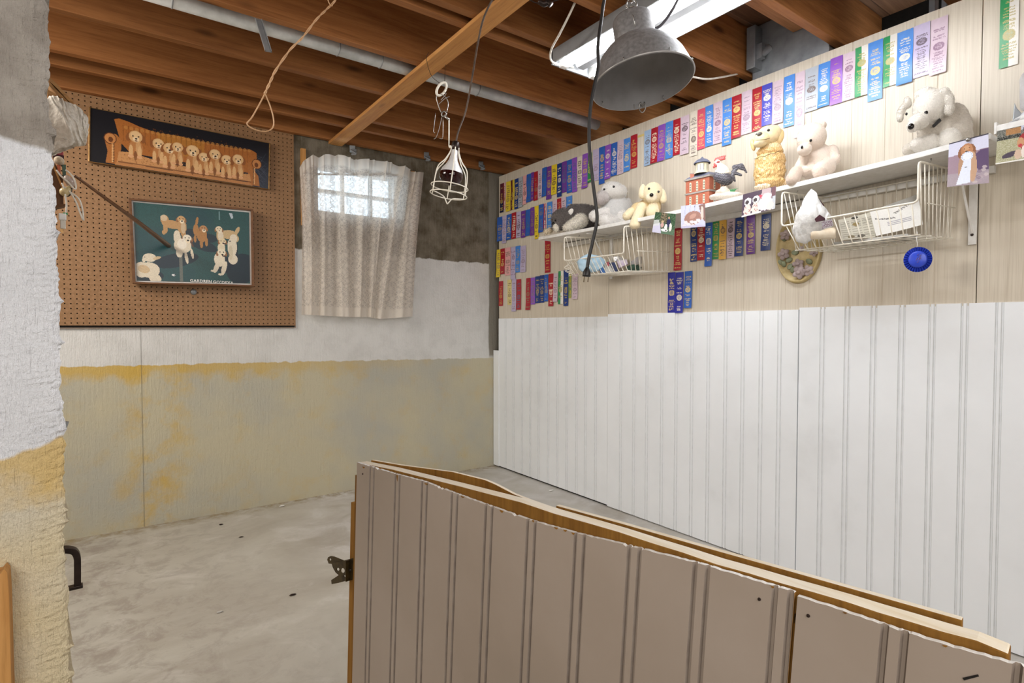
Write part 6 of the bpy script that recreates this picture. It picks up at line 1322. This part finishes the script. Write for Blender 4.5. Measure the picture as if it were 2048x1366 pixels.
sb = MB(); sb.prism([Vector((-.32, 1.262, 0)), hit(26, 1420, 1, 1.262)*1.0, hit(23, 1366, 1, 1.262), hit(18, 1190, 1, 1.262), hit(15, 1146, 1, 1.262), hit(8, 1138, 1, 1.262), hit(0, 1148, 1, 1.262), hit(-60, 1160, 1, 1.262)], Vector((0, .036, 0)))
stq = sb.build('wooden_stud', M['stud'], origin=(p2.x, 1.27, 0), bevel=.001); tag(stq, 'short upright wooden board against the near wall at the lower left', 'board')

# ============================================================ CLUTTER on the shelf behind the near wall
cfm = Fr(130, 330, Y=2.0); cl = thing('side_shelf', 'dark brown narrow wooden shelf mostly hidden behind the near wall', 'shelf', tuple(cfm.m(115, 415)))
MB().box((-.75, 1.5, cfm.m(98, 412).z-.01), (cfm.m(96, 412).x, 2.06, cfm.m(98, 412).z)).build('shelf_board', M['brownwood'], cl)
b = MB().prism([cfm.m(98, 320), cfm.m(107, 322), cfm.m(126, 355), cfm.m(127, 408), cfm.m(98, 412)], cfm.L*.02); b.build('side_panel', M['brownwood'], cl)
MB().prism([cfm.m(101, 322, .003), cfm.m(105, 322, .003), cfm.m(128, 378, .003), cfm.m(127, 385, .003)], cfm.L*.012).build('edge_trim', M['stud'], cl)
MB().prism([cfm.m(96, 409, .003), cfm.m(132, 408, .003), cfm.m(128, 413, .003), cfm.m(96, 418, .003)], cfm.L*.03).build('bottom_board', M['brownwood'], cl)
lump('lace_cloth', Fr(135, 250, Y=1.98), [(96, 192), (112, 196), (128, 206), (145, 210), (160, 222), (172, 236), (176, 258), (173, 280), (168, 296), (150, 297), (138, 290), (128, 282), (116, 286), (106, 308), (92, 320), (88, 250)], .07, M['cloth'], 'bundled white lace cloth sticking out from behind the near wall', 'cloth', .0, .006, sub=4)
for i, (pts, r_) in enumerate(((((96, 152), (112, 166), (130, 186), (146, 203), (147, 210)), .006), (((96, 160), (110, 176), (126, 192), (140, 207), (143, 212)), .006), (((94, 178), (108, 186), (122, 198), (134, 209)), .006))):
    ff = Fr(120, 180, Y=2.02); P = smoothpts([ff.m(x, y) for x, y in pts], 5); b = MB(); V = []
    for k, p in enumerate(P): V += [p, p+ff.L*.05, p+ff.L*.05-Vector((0, 0, .012)), p-Vector((0, 0, .012))]
    m = len(P); b.add(V, [(4*i_+k, 4*i_+(k+1) % 4, 4*i_+4+(k+1) % 4, 4*i_+4+k) for i_ in range(m-1) for k in range(4)]+[(3, 2, 1, 0), tuple(4*(m-1)+k for k in range(4))])
    tag(b.build('bentwood_hoop', M['basketwood'], origin=tuple(P[-1]), bevel=.001), ('tan bentwood hoop, outermost of three above the lace cloth', 'tan bentwood hoop, middle of three above the lace cloth', 'tan bentwood hoop, innermost of three above the lace cloth')[i], 'hoop', 'bentwood hoops above the lace cloth')
f4 = Fr(120, 300, Y=2.0)
rb = thing('red_box', 'faded red box with dark lid edge under the lace cloth', 'box', tuple(f4.m(118, 313)))
MB().prism([f4.m(101, 294), f4.m(112, 276), f4.m(126, 278), f4.m(127, 312), f4.m(106, 308)], f4.L*.05).build('box_body', M['redcan'], rb, bevel=.002)
MB().prism([f4.m(105, 307, .002), f4.m(128, 311, .002), f4.m(128, 315, .002), f4.m(106, 311, .002)], f4.L*.05).build('dark_band', M['maroonc'], rb)
T = Toy(f4); T.blob(118, 321, 11, 8, '#c9b69c', .005, .02).blob(121, 324, 8, 6, '#bba88e', .008, .02); o = T.mesh('rolled_cloth', M['plush'], None, .003, 3); tag(o, 'small beige rolled cloth between the red box and the plugs', 'cloth')
tag(MB().prism([f4.m(113, 329, .006), f4.m(121, 330, .006), f4.m(121, 349, .006), f4.m(117, 345, .006)], f4.L*.012).build('orange_box', simple('orange_box', '#b8562a', '#8f3f1e', .5), origin=tuple(f4.m(117, 348)), bevel=.001), 'tiny orange box left of the green one under the beige cloth', 'box')
tag(MB().prism([f4.m(124, 329, .006), f4.m(132, 329, .006), f4.m(132, 352, .006), f4.m(125, 352, .006)], f4.L*.012).build('green_box', simple('dark_green_box', '#3d5a44', '#22352a', .5), origin=tuple(f4.m(128, 352)), bevel=.001), 'tiny dark green box right of the orange one under the beige cloth', 'box')
T = Toy(f4); T.blob(140, 364, 10, 11, '#a8978c', .0, .015, 20).blob(134, 358, 8, 8, '#b5a498', .005, .012).blob(129, 384, 11, 9, '#c4b184', .01, .016).blob(136, 380, 7, 8, '#b9a678', .01, .014); o = T.mesh('adapter_cluster', M['ceram'], None, .0025, 3); tag(o, 'grey and beige power adapters bunched behind the near wall', 'adapter')
tag(MB().tube(smoothpts([f4.m(126, 387, .004), f4.m(133, 391, .004), f4.m(140, 387, .004), f4.m(142, 376, .004)], 4), .004, 7).build('black_strap', M['blackrub'], origin=tuple(f4.m(133, 391)), smooth=True), 'short black strap under the beige power adapter', 'strap')
wc = thing('white_power_cord', 'looped white power cord with plug hanging beside the near wall', 'cord', tuple(f4.m(124, 462)))
for pts in (((113, 340), (122, 352), (136, 364), (148, 377), (152, 376), (151, 366), (146, 354), (137, 344), (131, 340)), ((124, 366), (129, 380), (131, 395), (133, 410), (132, 425), (130, 431)), ((129, 374), (140, 384), (152, 404), (160, 425), (166, 440)), ((140, 384), (152, 392), (160, 402), (165, 420), (167, 441))):
    MB().tube(smoothpts([f4.m(x, y, .02) for x, y in pts], 6), .0022, 7).build('cord_run', M['whitecord'], wc, smooth=True)
MB().obox(f4.m(125, 434, .02), f4.R*.0085, f4.L*.007, Vector((0, 0, .009))).build('socket_block', M['white'], wc, bevel=.002); MB().obox(f4.m(126, 449, .02), f4.R*.006, f4.L*.006, Vector((0, 0, .012))).build('plug', M['whitecord'], wc, bevel=.002)
MB().obox(f4.m(124, 461, .02), f4.R*.003, f4.L*.001, Vector((0, 0, .006))).build('prong', M['goldframe'], wc); MB().obox(f4.m(131, 427.5, .021), f4.R*.005, f4.L*.001, Vector((0, 0, .003))).build('green_tag', M['greenp'], wc)

# ---- bits of plaster and dirt lying on the floor
for (x, y, r_, mt, lab) in ((564, 1013, .012, 'white', 'white plaster chip on the floor close to the back wall'), (1102, 982, .014, 'white', 'white plaster flake on the floor beside the beadboard, far right'), (442, 1050, .009, 'darkmetal', 'dark dirt clump on the floor at the foot of the back wall'), (482, 1075, .008, 'darkmetal', 'small dark splinter on the floor left of the white chip'), (586, 1191, .010, 'darkmetal', 'small dark splinter on the floor left of the gate'), (440, 1225, .008, 'plain', 'small grey pebble on the bare floor, middle left')):
    p = hit(x, y, 2, 0); bm = bmesh.new(); bmesh.ops.create_icosphere(bm, subdivisions=2, radius=r_); rn = random.Random(x)
    for v in bm.verts: v.co = Vector((v.co.x*rn.uniform(.8, 1.9), v.co.y*rn.uniform(.5, .9), v.co.z*rn.uniform(.2, .4))); v.co.z += r_*.2
    me = bpy.data.meshes.new('floor_chip'); bm.to_mesh(me); bm.free(); o = bpy.data.objects.new('floor_chip', me); COL.objects.link(o); o.location = p; o.location.z = .002; me.materials.append(M[mt]); tag(o, lab, 'debris')
